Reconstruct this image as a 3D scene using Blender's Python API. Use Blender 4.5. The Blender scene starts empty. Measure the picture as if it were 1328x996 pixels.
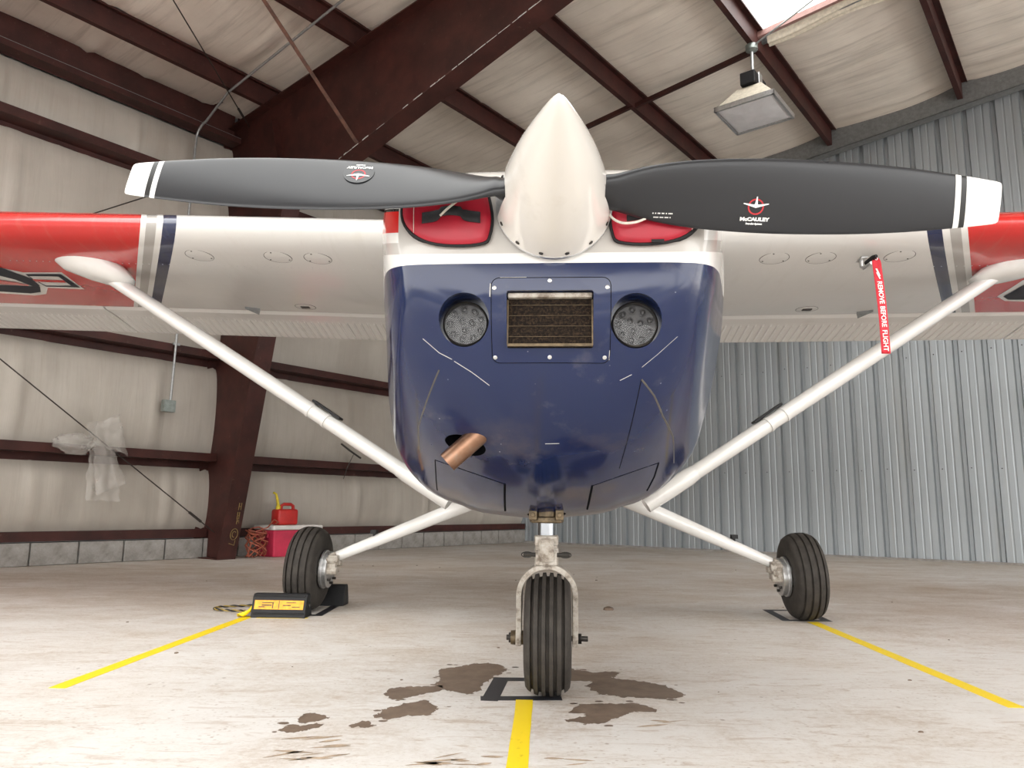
import bpy, bmesh, math, random
from math import sin, cos, pi, radians, sqrt
from mathutils import Vector, Matrix, noise as mnoise
from mathutils.bvhtree import BVHTree
random.seed(7)
SC = bpy.context.scene
COL = SC.collection

# ------------------------------------------------------------------ camera
cam_d = bpy.data.cameras.new('camera')
cam_d.sensor_fit = 'HORIZONTAL'; cam_d.sensor_width = 36.0
cam_d.lens = 985.0 / 1328.0 * 36.0
cam_d.clip_start = 0.05; cam_d.clip_end = 300
cam = bpy.data.objects.new('camera', cam_d); COL.objects.link(cam)
cam.matrix_world = Matrix.Translation((0, 0, 0.55)) @ Matrix.Rotation(radians(90 + 9.2), 4, 'X') @ Matrix.Rotation(radians(0.64), 4, 'Z')
SC.camera = cam

# ------------------------------------------------------------------ world: bright overcast daylight outside the hangar
world = bpy.data.worlds.new('overcast_sky'); SC.world = world
world.use_nodes = True
wn = world.node_tree; wn.nodes.clear()
wo = wn.nodes.new('ShaderNodeOutputWorld'); wb = wn.nodes.new('ShaderNodeBackground')
wb.inputs[0].default_value = (1.0, 0.985, 0.96, 1); wb.inputs[1].default_value = 4.0
wn.links.new(wb.outputs[0], wo.inputs[0])

# ------------------------------------------------------------------ exposure
vs = SC.view_settings
vs.view_transform = 'Standard'; vs.look = 'None'; vs.gamma = 1.0; vs.use_curve_mapping = False
vs.exposure = 0.58

# hangar frame: local x runs along the end wall (b), local y along the left wall (a)
HROT = math.atan2(-0.619, 0.786)
HM = Matrix.Rotation(HROT, 4, 'Z')
def hw(b, a, z): return HM @ Vector((b, a, z))
# airplane frame: local x to the airplane's starboard-seen side, local y aft
APOS = Vector((0.104, 2.375, 0.0)); AROT = radians(-3.5)
AM = Matrix.Translation(APOS) @ Matrix.Rotation(AROT, 4, 'Z')

# ------------------------------------------------------------------ daylight portals in the openings (they add no light, they guide sampling)
def portal(name, loc, rot, sx, sy):
    d = bpy.data.lights.new(name, 'AREA'); d.shape = 'RECTANGLE'; d.size = sx; d.size_y = sy
    d.cycles.is_portal = True
    o = bpy.data.objects.new(name, d); COL.objects.link(o)
    o.location = loc; o.rotation_euler = rot
    o['kind'] = 'helper'
portal('door_daylight', hw(.8, -3.3, 1.3), (radians(90), 0, HROT), 15.2, 2.6)
portal('side_daylight', hw(8.6, 3.2, 2.25), (radians(90), 0, HROT + radians(90)), 13.0, 4.5)

# ------------------------------------------------------------------ shader helpers
class NT:
    def __init__(s, name):
        s.m = bpy.data.materials.new(name); s.m.use_nodes = True
        s.t = s.m.node_tree; s.t.nodes.clear()
        s.out = s.t.nodes.new('ShaderNodeOutputMaterial')
        s.b = s.t.nodes.new('ShaderNodeBsdfPrincipled')
        s.t.links.new(s.b.outputs[0], s.out.inputs[0])
        s._tc = None
    def put(s, sock, v):
        if isinstance(v, bpy.types.NodeSocket): s.t.links.new(v, sock)
        elif isinstance(v, (tuple, list)) and len(v) == 3 and sock.type == 'RGBA': sock.default_value = (*v, 1)
        else: sock.default_value = v
    def set(s, **k):
        names = dict(color='Base Color', rough='Roughness', metal='Metallic', coat='Coat Weight', coatr='Coat Roughness', trans='Transmission Weight', ior='IOR', alpha='Alpha', spec='Specular IOR Level', normal='Normal', sheen='Sheen Weight')
        for a, v in k.items(): s.put(s.b.inputs[names[a]], v)
        return s
    def co(s, kind='Object'):
        if s._tc is None: s._tc = s.t.nodes.new('ShaderNodeTexCoord')
        return s._tc.outputs[kind]
    def mapping(s, vec, scale=(1, 1, 1), rot=(0, 0, 0), loc=(0, 0, 0)):
        n = s.t.nodes.new('ShaderNodeMapping'); s.put(n.inputs[0], vec)
        n.inputs['Scale'].default_value = scale; n.inputs['Rotation'].default_value = rot; n.inputs['Location'].default_value = loc
        return n.outputs[0]
    def sep(s, vec):
        n = s.t.nodes.new('ShaderNodeSeparateXYZ'); s.put(n.inputs[0], vec); return n.outputs
    def math(s, op, a, b=0.0, c=0.0):
        n = s.t.nodes.new('ShaderNodeMath'); n.operation = op
        s.put(n.inputs[0], a); s.put(n.inputs[1], b)
        s.put(n.inputs[2], c); return n.outputs[0]
    def noise(s, vec, scale=5, detail=4, rough=0.5, dist=0.0):
        n = s.t.nodes.new('ShaderNodeTexNoise'); s.put(n.inputs['Vector'], vec)
        n.inputs['Scale'].default_value = scale; n.inputs['Detail'].default_value = detail
        n.inputs['Roughness'].default_value = rough; n.inputs['Distortion'].default_value = dist
        return n.outputs[0]
    def voronoi(s, vec, scale=5):
        n = s.t.nodes.new('ShaderNodeTexVoronoi'); s.put(n.inputs['Vector'], vec); n.inputs['Scale'].default_value = scale
        return n.outputs['Distance']
    def ramp(s, fac, stops, interp='LINEAR'):
        n = s.t.nodes.new('ShaderNodeValToRGB'); s.put(n.inputs[0], fac); r = n.color_ramp; r.interpolation = interp
        while len(r.elements) > 1: r.elements.remove(r.elements[-1])
        for i, (p, c) in enumerate(stops):
            e = r.elements[0] if i == 0 else r.elements.new(p)
            e.position = p
            e.color = (*c, 1) if isinstance(c, (tuple, list)) else (c, c, c, 1)
        return n.outputs[0]
    def mix(s, fac, a, b):
        n = s.t.nodes.new('ShaderNodeMix'); n.data_type = 'RGBA'
        s.put(n.inputs[0], fac); s.put(n.inputs[6], a); s.put(n.inputs[7], b); return n.outputs[2]
    def bump(s, h, strength=0.3, dist=0.01):
        n = s.t.nodes.new('ShaderNodeBump'); s.put(n.inputs['Height'], h)
        n.inputs['Strength'].default_value = strength; n.inputs['Distance'].default_value = dist
        s.put(s.b.inputs['Normal'], n.outputs[0]); return s

def plain(name, color, rough=0.5, metal=0.0, coat=0.0, var=0.12, scale=30, bump=0.0, **k):
    n = NT(name)
    nz = n.noise(n.co(), scale, 5, 0.6)
    c2 = tuple(c * (1 - 2 * var) for c in color); c1 = tuple(min(1, c * (1 + var)) for c in color)
    n.set(color=n.ramp(nz, [(0.3, c2), (0.7, c1)]), rough=rough, metal=metal, coat=coat, **k)
    if bump: n.bump(nz, bump, 0.004)
    return n.m

# ------------------------------------------------------------------ mesh helpers
class MB:
    """collects shapes; build() links them as one mesh object"""
    def __init__(s): s.v = []; s.f = []; s.mi = []
    def add(s, vs_, fs, mi=0):
        o = len(s.v); s.v += [tuple(v) for v in vs_]
        for f in fs: s.f.append(tuple(i + o for i in f)); s.mi.append(mi)
        return s
    def box(s, c, d, M=None, mi=0):
        x, y, z = (q / 2 for q in d)
        vs_ = [Vector((sx * x, sy * y, sz * z)) for sx in (-1, 1) for sy in (-1, 1) for sz in (-1, 1)]
        if M is not None: vs_ = [M @ v for v in vs_]
        c = Vector(c)
        return s.add([v + c for v in vs_], [(0, 1, 3, 2), (4, 6, 7, 5), (0, 4, 5, 1), (2, 3, 7, 6), (0, 2, 6, 4), (1, 5, 7, 3)], mi)
    def hexa(s, v8, mi=0):
        """eight corners: bottom ring of four then top ring of four"""
        return s.add(v8, [(3, 2, 1, 0), (4, 5, 6, 7), (0, 1, 5, 4), (1, 2, 6, 5), (2, 3, 7, 6), (3, 0, 4, 7)], mi)
    def loft(s, rings, cap0=True, cap1=True, closed=True, mi=0):
        n = len(rings[0]); vs_ = [p for r in rings for p in r]; fs = []
        for i in range(len(rings) - 1):
            for j in range(n if closed else n - 1):
                k = (j + 1) % n
                fs.append((i * n + j, i * n + k, (i + 1) * n + k, (i + 1) * n + j))
        if cap0: fs.append(tuple(range(n - 1, -1, -1)))
        if cap1: fs.append(tuple((len(rings) - 1) * n + j for j in range(n)))
        return s.add(vs_, fs, mi)
    def tube(s, pts, r, seg=10, ell=1.0, up=None, mi=0, cap=True):
        pts = [Vector(p) for p in pts]
        rs = r if isinstance(r, (list, tuple)) else [r] * len(pts)
        rings = []; prev = None
        for i, p in enumerate(pts):
            t = (pts[min(i + 1, len(pts) - 1)] - pts[max(i - 1, 0)]).normalized()
            u = Vector(up) if up else (prev if prev is not None else (Vector((0, 0, 1)) if abs(t.z) < 0.9 else Vector((1, 0, 0))))
            n1 = (u - t * u.dot(t)).normalized(); n2 = t.cross(n1).normalized(); prev = n1
            rings.append([p + n1 * (rs[i] * ell * cos(2 * pi * k / seg)) + n2 * (rs[i] * sin(2 * pi * k / seg)) for k in range(seg)])
        return s.loft(rings, cap, cap, mi=mi)
    def lathe(s, prof, c=(0, 0, 0), axis='Z', seg=24, M=None, mi=0, cap=True):
        """prof: (radius, height) pairs along the axis"""
        rings = []; c = Vector(c)
        for r, h in prof:
            ring = []
            for k in range(seg):
                a = 2 * pi * k / seg; x, y = r * cos(a), r * sin(a)
                v = Vector((x, y, h)) if axis == 'Z' else (Vector((h, x, y)) if axis == 'X' else Vector((y, h, x)))
                if M is not None: v = M @ v
                ring.append(v + c)
            rings.append(ring)
        return s.loft(rings, cap, cap, mi=mi)
    def prism(s, poly, d, mi=0):
        """poly: 3-D points of a flat outline; d: extrusion vector"""
        d = Vector(d); a = [Vector(p) for p in poly]; n = len(a)
        fs = [tuple(range(n - 1, -1, -1)), tuple(range(n, 2 * n))] + [(i, (i + 1) % n, n + (i + 1) % n, n + i) for i in range(n)]
        return s.add(a + [p + d for p in a], fs, mi)
    def grid(s, fn, nu, nv, mi=0):
        vs_ = [fn(i / nu, j / nv) for i in range(nu + 1) for j in range(nv + 1)]; fs = []
        for i in range(nu):
            for j in range(nv):
                a = i * (nv + 1) + j; fs.append((a, a + nv + 1, a + nv + 2, a + 1))
        return s.add(vs_, fs, mi)
    def build(s, name, mats, parent=None, smooth=False, sharp=40, bevel=0.0, bseg=2, fix=True):
        me = bpy.data.meshes.new(name); me.from_pydata(s.v, [], s.f)
        for m in (mats if isinstance(mats, (list, tuple)) else [mats]): me.materials.append(m)
        for p, i in zip(me.polygons, s.mi): p.material_index = i
        if fix or bevel:
            bm = bmesh.new(); bm.from_mesh(me)
            if fix: bmesh.ops.recalc_face_normals(bm, faces=bm.faces)
            if bevel:
                es = [e for e in bm.edges if len(e.link_faces) == 2 and e.calc_face_angle(0) > radians(35)]
                bmesh.ops.bevel(bm, geom=es, offset=bevel, segments=bseg, profile=0.5, affect='EDGES', clamp_overlap=True)
            bm.to_mesh(me); bm.free()
        if smooth:
            me.polygons.foreach_set('use_smooth', [True] * len(me.polygons))
            me.set_sharp_from_angle(angle=radians(sharp))
        me.update()
        return link(name, me, parent)

def link(name, data, parent=None):
    o = bpy.data.objects.new(name, data); COL.objects.link(o)
    if parent is not None: o.parent = parent
    return o
def empty(name, loc=(0, 0, 0), rz=0.0):
    o = link(name, None); o.location = loc; o.rotation_euler = (0, 0, rz); o.empty_display_size = 0.1
    return o
def tag(o, label=None, cat=None, group=None, kind=None):
    if label: o['label'] = label
    if cat: o['category'] = cat
    if group: o['group'] = group
    if kind: o['kind'] = kind
    return o
def dup(o, parent=None, loc=None):
    c = o.copy(); COL.objects.link(c)
    if parent is not None: c.parent = parent
    if loc is not None: c.location = loc
    for ch in o.children: dup(ch, c)
    return c
def text_mesh(name, body, size, M, mat, parent, extrude=0.0004, bold=0.0, sx=1.0):
    """lettering as a mesh; M maps the text plane (x right, y up) into the parent's space"""
    cu = bpy.data.curves.new(name, 'FONT'); cu.body = body; cu.size = size; cu.extrude = extrude; cu.offset = bold
    cu.align_x = 'CENTER'; cu.align_y = 'CENTER'; cu.resolution_u = 3
    t = bpy.data.objects.new(name, cu); COL.objects.link(t)
    dg = bpy.context.evaluated_depsgraph_get()
    me = bpy.data.meshes.new_from_object(t.evaluated_get(dg)); bpy.data.objects.remove(t)
    me.transform(M @ Matrix.Diagonal((sx, 1, 1, 1))); me.materials.clear(); me.materials.append(mat)
    return link(name, me, parent)
def boolean_cut(o, cutters):
    """cut closed meshes out of o, then drop the cutters"""
    for c in cutters:
        m = o.modifiers.new('cut', 'BOOLEAN'); m.operation = 'DIFFERENCE'; m.solver = 'EXACT'; m.object = c
        try: m.material_mode = 'TRANSFER'
        except Exception: pass
    dg = bpy.context.evaluated_depsgraph_get(); dg.update()
    me = bpy.data.meshes.new_from_object(o.evaluated_get(dg))
    o.modifiers.clear(); old = o.data; o.data = me; bpy.data.meshes.remove(old)
    for c in cutters: bpy.data.objects.remove(c)
    me.polygons.foreach_set('use_smooth', [True] * len(me.polygons)); me.set_sharp_from_angle(angle=radians(32))
    return o
# ------------------------------------------------------------------ materials
def m_floor():
    n = NT('painted_concrete_floor')
    co = n.co(); x, y, z = n.sep(co)
    # worn off-white paint with brown dirt tracked in, denser towards the back of the hangar
    big = n.noise(co, 0.55, 5, 0.55, 0.3)
    mid = n.noise(n.mapping(co, (0.8, 1.5, 1), (0, 0, radians(-8))), 2.6, 10, 0.72, 0.5)
    fine = n.noise(co, 45, 6, 0.7)
    far = n.math('MULTIPLY_ADD', y, 0.055, -0.22)
    far = n.math('MINIMUM', n.math('MAXIMUM', far, -0.10), 0.05)
    d = n.math('ADD', n.math('ADD', n.math('MULTIPLY', big, 0.6), n.math('MULTIPLY', mid, 0.65)), far)
    d = n.math('ADD', d, n.math('MULTIPLY_ADD', fine, 0.30, -0.15))
    mask = n.ramp(d, [(0.46, 0.0), (0.57, 0.2), (0.70, 0.55), (0.88, 1.0)])
    dirt = n.mix(n.noise(co, 7, 6, 0.65), (0.30, 0.215, 0.14), (0.50, 0.40, 0.30))
    base = n.mix(n.noise(co, 2.2, 4), (0.60, 0.58, 0.555), (0.69, 0.67, 0.645))
    c = n.mix(n.math('MULTIPLY', mask, 0.85), base, dirt)
    # scuffs and specks
    sc = n.noise(n.mapping(co, (2.0, 9.0, 1), (0, 0, radians(28))), 3.2, 7, 0.7, 1.2)
    c = n.mix(n.math('MULTIPLY', n.ramp(sc, [(0.54, 0.0), (0.66, 1.0)]), 0.5), c, (0.34, 0.235, 0.155))
    vo = n.voronoi(co, 13.0); pick = n.noise(co, 6.0, 2)
    sp = n.math('MULTIPLY', n.ramp(vo, [(0.055, 1.0), (0.10, 0.0)]), n.ramp(pick, [(0.5, 0.0), (0.6, 1.0)]))
    c = n.mix(n.math('MULTIPLY', sp, 0.75), c, (0.2, 0.15, 0.11))
    v2 = n.voronoi(n.mapping(co, (1, 1.4, 1)), 42.0)
    sp2 = n.math('MULTIPLY', n.ramp(v2, [(0.12, 1.0), (0.22, 0.0)]), n.ramp(n.noise(co, 3.1, 4, 0.6), [(0.46, 0.0), (0.58, 1.0)]))
    c = n.mix(n.math('MULTIPLY', sp2, 0.6), c, (0.30, 0.22, 0.155))
    pa = n.ramp(n.noise(n.mapping(co, (1, 1.3, 1)), 1.7, 9, 0.75, 0.8), [(0.50, 0.0), (0.58, 0.4), (0.68, 0.9)])
    c = n.mix(n.math('MULTIPLY', pa, n.ramp(fine, [(0.35, 0.1), (0.6, 0.75)])), c, (0.37, 0.28, 0.20))
    gr = n.noise(n.mapping(co, (1, 1.5, 1)), 95, 4, 0.75)
    gm = n.math('MULTIPLY', n.ramp(gr, [(0.54, 0.0), (0.66, 1.0)]), n.math('MULTIPLY_ADD', mask, 0.75, 0.14))
    c = n.mix(gm, c, (0.22, 0.155, 0.10))
    n.set(color=c, rough=n.math('MULTIPLY_ADD', mask, 0.25, 0.42), spec=0.35)
    n.bump(n.math('ADD', n.math('MULTIPLY', fine, 0.5), mid), 0.12, 0.006)
    return n.m
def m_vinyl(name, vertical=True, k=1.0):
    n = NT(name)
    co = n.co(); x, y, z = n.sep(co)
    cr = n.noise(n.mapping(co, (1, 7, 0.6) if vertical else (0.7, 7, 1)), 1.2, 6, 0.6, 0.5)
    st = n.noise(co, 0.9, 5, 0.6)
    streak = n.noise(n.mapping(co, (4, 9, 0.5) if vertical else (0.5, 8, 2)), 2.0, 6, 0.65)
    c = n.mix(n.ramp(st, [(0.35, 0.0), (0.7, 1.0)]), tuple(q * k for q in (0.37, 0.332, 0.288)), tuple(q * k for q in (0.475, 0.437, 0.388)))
    c = n.mix(n.ramp(streak, [(0.5, 0.0), (0.72, 0.5)]), c, (0.36, 0.31, 0.26))
    n.set(color=c, rough=0.42, spec=0.4)
    n.bump(cr, 0.18, 0.03)
    return n.m
def m_steel(name, col=(0.048, 0.0135, 0.0105)):
    n = NT(name); co = n.co()
    nz = n.noise(co, 4, 6, 0.65); fine = n.noise(co, 60, 3)
    c = n.mix(n.ramp(nz, [(0.35, 0.0), (0.7, 1.0)]), tuple(q * 0.62 for q in col), tuple(q * 1.35 for q in col))
    dust = n.ramp(n.noise(n.mapping(co, (3, 3, 3)), 7, 6, 0.7), [(0.62, 0.0), (0.75, 0.5)])
    c = n.mix(dust, c, (0.16, 0.10, 0.08))
    n.set(color=c, rough=0.55, spec=0.35); n.bump(fine, 0.1, 0.002); return n.m
def m_galv():
    n = NT('galvanised_sheet'); g = n.t.nodes.new('ShaderNodeNewGeometry')
    co = n.mapping(g.outputs['Position'], (1, 1, 1), (0, 0, -HROT))
    oi = n.t.nodes.new('ShaderNodeObjectInfo')
    st = n.noise(n.mapping(co, (22, 1, 0.25)), 1.0, 4, 0.55); bl = n.noise(co, 0.8, 4)
    drip = n.noise(n.mapping(co, (6, 1, 0.2)), 1.6, 4, 0.6)
    v = n.math('ADD', n.math('MULTIPLY', st, 0.6), n.math('MULTIPLY', bl, 0.5))
    v = n.math('ADD', v, n.math('MULTIPLY_ADD', oi.outputs['Random'], 0.10, -0.05))
    c = n.ramp(v, [(0.3, (0.285, 0.31, 0.325)), (0.8, (0.375, 0.405, 0.425))])
    c = n.mix(n.ramp(drip, [(0.58, 0.0), (0.75, 0.5)]), c, (0.30, 0.285, 0.25))
    n.set(color=c, rough=n.math('MULTIPLY_ADD', st, 0.2, 0.36), metal=0.45); n.bump(st, 0.06, 0.004); return n.m
def m_block():
    n = NT('concrete_block'); co = n.co()
    nz = n.noise(co, 8, 6, 0.7)
    n.set(color=n.ramp(nz, [(0.3, (0.17, 0.155, 0.14)), (0.7, (0.33, 0.315, 0.295))]), rough=0.9); n.bump(nz, 0.5, 0.01); return n.m

WHITE = (0.70, 0.69, 0.67); RED = (0.52, 0.014, 0.012); NAVY = (0.007, 0.015, 0.058); GREY = (0.38, 0.365, 0.345)
GREYBAND = (0.46, 0.44, 0.415)
def paint_finish(n, c, rough=0.16):
    co = n.co(); nz = n.noise(co, 6, 6, 0.65)
    dirt = n.ramp(nz, [(0.58, 0.0), (0.8, 0.30)])
    c = n.mix(dirt, c, (0.33, 0.28, 0.22))
    n.set(color=c, rough=n.math('MULTIPLY_ADD', nz, 0.12, rough - 0.04), spec=0.5, coat=0.5, coatr=0.06)
    return n.m
def m_paint(name, col, rough=0.18):
    n = NT(name); return paint_finish(n, col, rough)
def m_cowl():
    # colours of the paint scheme: navy chin, white cheat line, grey band, white, red and white top
    n = NT('cowl_paint'); co = n.co(); x, y, z = n.sep(co)
    d = n.math('ADD', y, 0.70)
    side = n.math('GREATER_THAN', n.math('ABSOLUTE', n.math('SUBTRACT', x, 0.021)), 0.352)
    above = lambda z0, k: n.math('GREATER_THAN', z, n.math('MULTIPLY_ADD', d, k, z0))
    c = n.mix(above(1.100, 0.155), NAVY, WHITE)
    c = n.mix(above(1.127, 0.325), c, GREYBAND)
    for z0, k, q in ((1.155, 0.345, WHITE), (1.180, 0.347, RED), (1.232, 0.37, (0.02, 0.02, 0.02)), (1.239, 0.37, WHITE)):
        c = n.mix(n.math('MULTIPLY', side, above(z0, k)), c, q)
    oil = n.math('MULTIPLY', n.ramp(n.noise(co, 5.5, 5, 0.6), [(0.52, 0.0), (0.7, 0.5)]), n.ramp(z, [(0.55, 1.0), (0.8, 0.0)]))
    c = n.mix(oil, c, (0.16, 0.115, 0.06))
    sp = n.math('MULTIPLY', n.ramp(n.voronoi(co, 34), [(0.05, 1.0), (0.08, 0.0)]), n.ramp(n.noise(co, 9, 2), [(0.56, 0.0), (0.62, 1.0)]))
    c = n.mix(n.math('MULTIPLY', sp, 0.5), c, (0.4, 0.42, 0.5))
    nz = n.noise(co, 7, 6, 0.6)
    c = n.mix(n.ramp(nz, [(0.6, 0.0), (0.85, 0.25)]), c, (0.3, 0.27, 0.24))
    n.set(color=c, rough=n.math('MULTIPLY_ADD', nz, 0.12, 0.07), spec=0.45)
    return n.m
def m_wing(name, sign, off, k):
    n = NT(name); co = n.co(); x, y, z = n.sep(co)
    s = n.math('SUBTRACT', n.math('MULTIPLY', x, sign), n.math('MULTIPLY', n.math('SUBTRACT', y, 0.96), k))
    f = n.math('SUBTRACT', s, 1.6)
    T = [1.6, 1.767 + off, 1.833 + off, 1.865 + off, 1.915 + off, 1.943 + off]
    C = [WHITE, NAVY, WHITE, GREY, WHITE, RED]
    c = n.ramp(n.math('MULTIPLY', f, 2.0), [(max(0, (t - 1.6) * 2), q) for t, q in zip(T, C)], 'CONSTANT')
    # exhaust and oil film on the underside
    fl = n.noise(n.mapping(co, (5, 0.8, 1)), 2.4, 6, 0.65)
    c = n.mix(n.ramp(fl, [(0.55, 0.0), (0.85, 0.16)]), c, (0.36, 0.31, 0.25))
    nz = n.noise(co, 5, 6, 0.6)
    n.set(color=c, rough=n.math('MULTIPLY_ADD', nz, 0.15, 0.16), spec=0.5, coat=0.5, coatr=0.06)
    n.bump(n.noise(n.mapping(co, (1, 1.6, 1)), 5, 3), 0.05, 0.02)
    return n.m
def m_blade():
    # satin black blade, white tips with a black ring; the paint is scuffed along the leading edge
    n = NT('blade_paint'); co = n.co(); x, y, z = n.sep(co)
    r = n.math('ABSOLUTE', n.math('SUBTRACT', x, 0.02))
    c = n.ramp(r, [(0, (0.015, 0.016, 0.019)), (0.868, WHITE), (0.880, (0.015, 0.015, 0.015)), (0.891, WHITE)], 'CONSTANT')
    nz = n.noise(co, 9, 5)
    n.set(color=c, rough=n.math('MULTIPLY_ADD', nz, 0.12, 0.24), spec=0.45)
    return n.m
def m_rubber():
    n = NT('tyre_rubber'); co = n.co(); nz = n.noise(co, 22, 6, 0.7)
    c = n.ramp(nz, [(0.3, (0.018, 0.0155, 0.013)), (0.7, (0.048, 0.041, 0.035))])
    n.set(color=c, rough=0.72, spec=0.3); n.bump(nz, 0.15, 0.003); return n.m
def m_exhaust():
    n = NT('heat_stained_steel'); co = n.co(); nz = n.noise(co, 14, 5, 0.6)
    n.set(color=n.ramp(nz, [(0.3, (0.12, 0.065, 0.042)), (0.55, (0.25, 0.14, 0.09)), (0.75, (0.24, 0.19, 0.15))]), rough=0.36, metal=0.9); return n.m
def m_cast():
    n = NT('dirty_cast_paint'); co = n.co(); nz = n.noise(co, 30, 6, 0.7)
    n.set(color=n.ramp(nz, [(0.35, (0.13, 0.10, 0.075)), (0.5, (0.33, 0.295, 0.25)), (0.72, (0.47, 0.44, 0.40))]), rough=0.55); n.bump(nz, 0.3, 0.003); return n.m
def m_stain():
    n = NT('dried_oil_stain'); co = n.co(); nz = n.noise(co, 16, 6, 0.7)
    n.set(color=n.ramp(nz, [(0.3, (0.11, 0.074, 0.052)), (0.7, (0.20, 0.145, 0.105))]), rough=0.45, spec=0.35); return n.m
def m_tape(name, col):
    n = NT(name); co = n.co(); nz = n.noise(co, 24, 6, 0.7)
    c = n.mix(n.ramp(nz, [(0.6, 0.0), (0.72, 0.75)]), col, tuple(q * 0.45 for q in col))
    n.set(color=c, rough=0.45, spec=0.4); return n.m
def m_clearplastic(name, a, tint):
    n = NT(name); nz = n.noise(n.co(), 7, 5)
    n.set(color=tint, rough=0.35, spec=0.5, alpha=n.math('MULTIPLY_ADD', nz, 0.35, a)); return n.m
def m_skylight():
    n = NT('fibreglass_skylight'); n.t.nodes.remove(n.b)
    tr = n.t.nodes.new('ShaderNodeBsdfTranslucent'); tr.inputs[0].default_value = (0.92, 0.93, 0.93, 1)
    n.t.links.new(tr.outputs[0], n.out.inputs[0]); return n.m
def m_filter():
    n = NT('dark_filter_foam'); nz = n.noise(n.co(), 160, 3, 0.7)
    n.set(color=n.ramp(nz, [(0.45, (0.009, 0.007, 0.006)), (0.72, (0.05, 0.032, 0.02))]), rough=0.9, spec=0.1); n.bump(nz, 0.6, 0.003); return n.m
def m_lens():
    n = NT('clear_lens'); n.set(color=(0.05, 0.05, 0.055), rough=0.04, spec=0.5, alpha=0.22); return n.m

MT = dict(
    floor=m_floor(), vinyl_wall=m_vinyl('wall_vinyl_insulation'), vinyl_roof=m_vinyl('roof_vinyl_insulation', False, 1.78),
    steel=m_steel('maroon_primer_steel'), greysteel=plain('grey_end_rafter', (0.20, 0.205, 0.205), 0.5, 0.3), galv=m_galv(), block=m_block(),
    cowl=m_cowl(), wingl=m_wing('wing_paint_port', -1.0, 0.0, 0.59), wingr=m_wing('wing_paint_starboard', 1.0, -0.085, 0.545),
    white=m_paint('white_aircraft_paint', WHITE), spinner=m_paint('spinner_white', (0.68, 0.65, 0.605), 0.15), navy=m_paint('navy_paint', NAVY), red=m_paint('red_paint', RED),
    blade=m_blade(), rubber=m_rubber(), exhaust=m_exhaust(), cast=m_cast(), stain=m_stain(),
    chrome=plain('chromed_steel', (0.24, 0.25, 0.265), 0.18, 1.0, var=0.05), alu=plain('bare_aluminium', (0.60, 0.60, 0.60), 0.34, 0.9, var=0.1, scale=50),
    darkmetal=plain('dark_metal', (0.06, 0.055, 0.05), 0.45, 0.7), brass=plain('oily_brass', (0.13, 0.095, 0.055), 0.5, 0.6, scale=60, var=0.3),
    black=plain('black_rubber', (0.010, 0.010, 0.011), 0.55, spec=0.3), blackfab=plain('black_webbing', (0.014, 0.014, 0.017), 0.8, scale=200, bump=0.3),
    plug=plain('red_vinyl_plug', (0.36, 0.006, 0.022), 0.42, scale=8, var=0.08), rope=plain('white_cord', (0.66, 0.62, 0.55), 0.8, scale=120, bump=0.4),
    yellow=m_tape('yellow_tape', (0.82, 0.60, 0.012)), blacktape=m_tape('black_tape', (0.022, 0.022, 0.027)),
    filter=m_filter(), lens=m_lens(), led=plain('led_reflector', (0.10, 0.10, 0.10), 0.3, 0.6, scale=60), ledchip=plain('led_chip', (0.5, 0.48, 0.38), 0.3),
    streamer=plain('red_streamer_cloth', (0.58, 0.012, 0.03), 0.6, scale=40), lettering=plain('white_lettering', (0.82, 0.81, 0.79), 0.5, var=0.03), redprint=plain('red_print', (0.45, 0.02, 0.03), 0.5),
    silver=plain('silver_sticker', (0.035, 0.037, 0.04), 0.35, 0.2),
    seam=plain('panel_gap', (0.004, 0.004, 0.005), 0.9, spec=0.05), scratch=plain('scraped_paint', (0.50, 0.49, 0.47), 0.6), oilrun=plain('dried_oil_run', (0.085, 0.075, 0.055), 0.4),
    cooler=plain('red_cooler_plastic', (0.52, 0.03, 0.075), 0.4, scale=6), coolerlid=plain('white_cooler_lid', (0.66, 0.63, 0.60), 0.45, scale=6),
    gascan=plain('red_can_plastic', (0.50, 0.022, 0.018), 0.42, scale=8), spout=plain('yellow_spout_plastic', (0.72, 0.56, 0.03), 0.45),
    cord=plain('orange_cord', (0.30, 0.075, 0.04), 0.6), conduit=plain('galvanised_conduit', (0.40, 0.41, 0.41), 0.4, 0.7), outlet=plain('steel_outlet_box', (0.27, 0.30, 0.28), 0.45, 0.6),
    rust=plain('rusty_angle', (0.105, 0.042, 0.024), 0.7, scale=20, var=0.3), wire=plain('dark_wire_rope', (0.05, 0.04, 0.035), 0.6, 0.4),
    bag=m_clearplastic('dusty_plastic_sheet', 0.14, (0.55, 0.52, 0.48)), diffuser=m_clearplastic('acrylic_diffuser', 0.72, (0.74, 0.74, 0.76)),
    shade=plain('cream_reflector', (0.66, 0.60, 0.49), 0.4), skylight=m_skylight(), glass=plain('tinted_cabin_glass', (0.03, 0.035, 0.04), 0.06, var=0.05, spec=0.6),
    mud=plain('dried_mud', (0.38, 0.29, 0.205), 0.85, scale=30, var=0.25), mudpale=plain('pale_dried_mud', (0.46, 0.37, 0.28), 0.85, scale=30, var=0.2),
    decalnavy=plain('navy_decal', (0.012, 0.014, 0.024), 0.5, spec=0.25),
    ropegold=plain('faded_yellow_rope', (0.30, 0.21, 0.05), 0.8),
    chocklabel=plain('orange_yellow_label', (0.80, 0.36, 0.02), 0.5, scale=40, var=0.15), chalk=plain('yellow_chalk_marking', (0.22, 0.145, 0.05), 0.8),
    pinksteel=plain('pale_primer_steel', (0.30, 0.165, 0.145), 0.5), concrete=plain('outdoor_concrete', (0.26, 0.255, 0.245), 0.85, scale=3),
)
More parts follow.
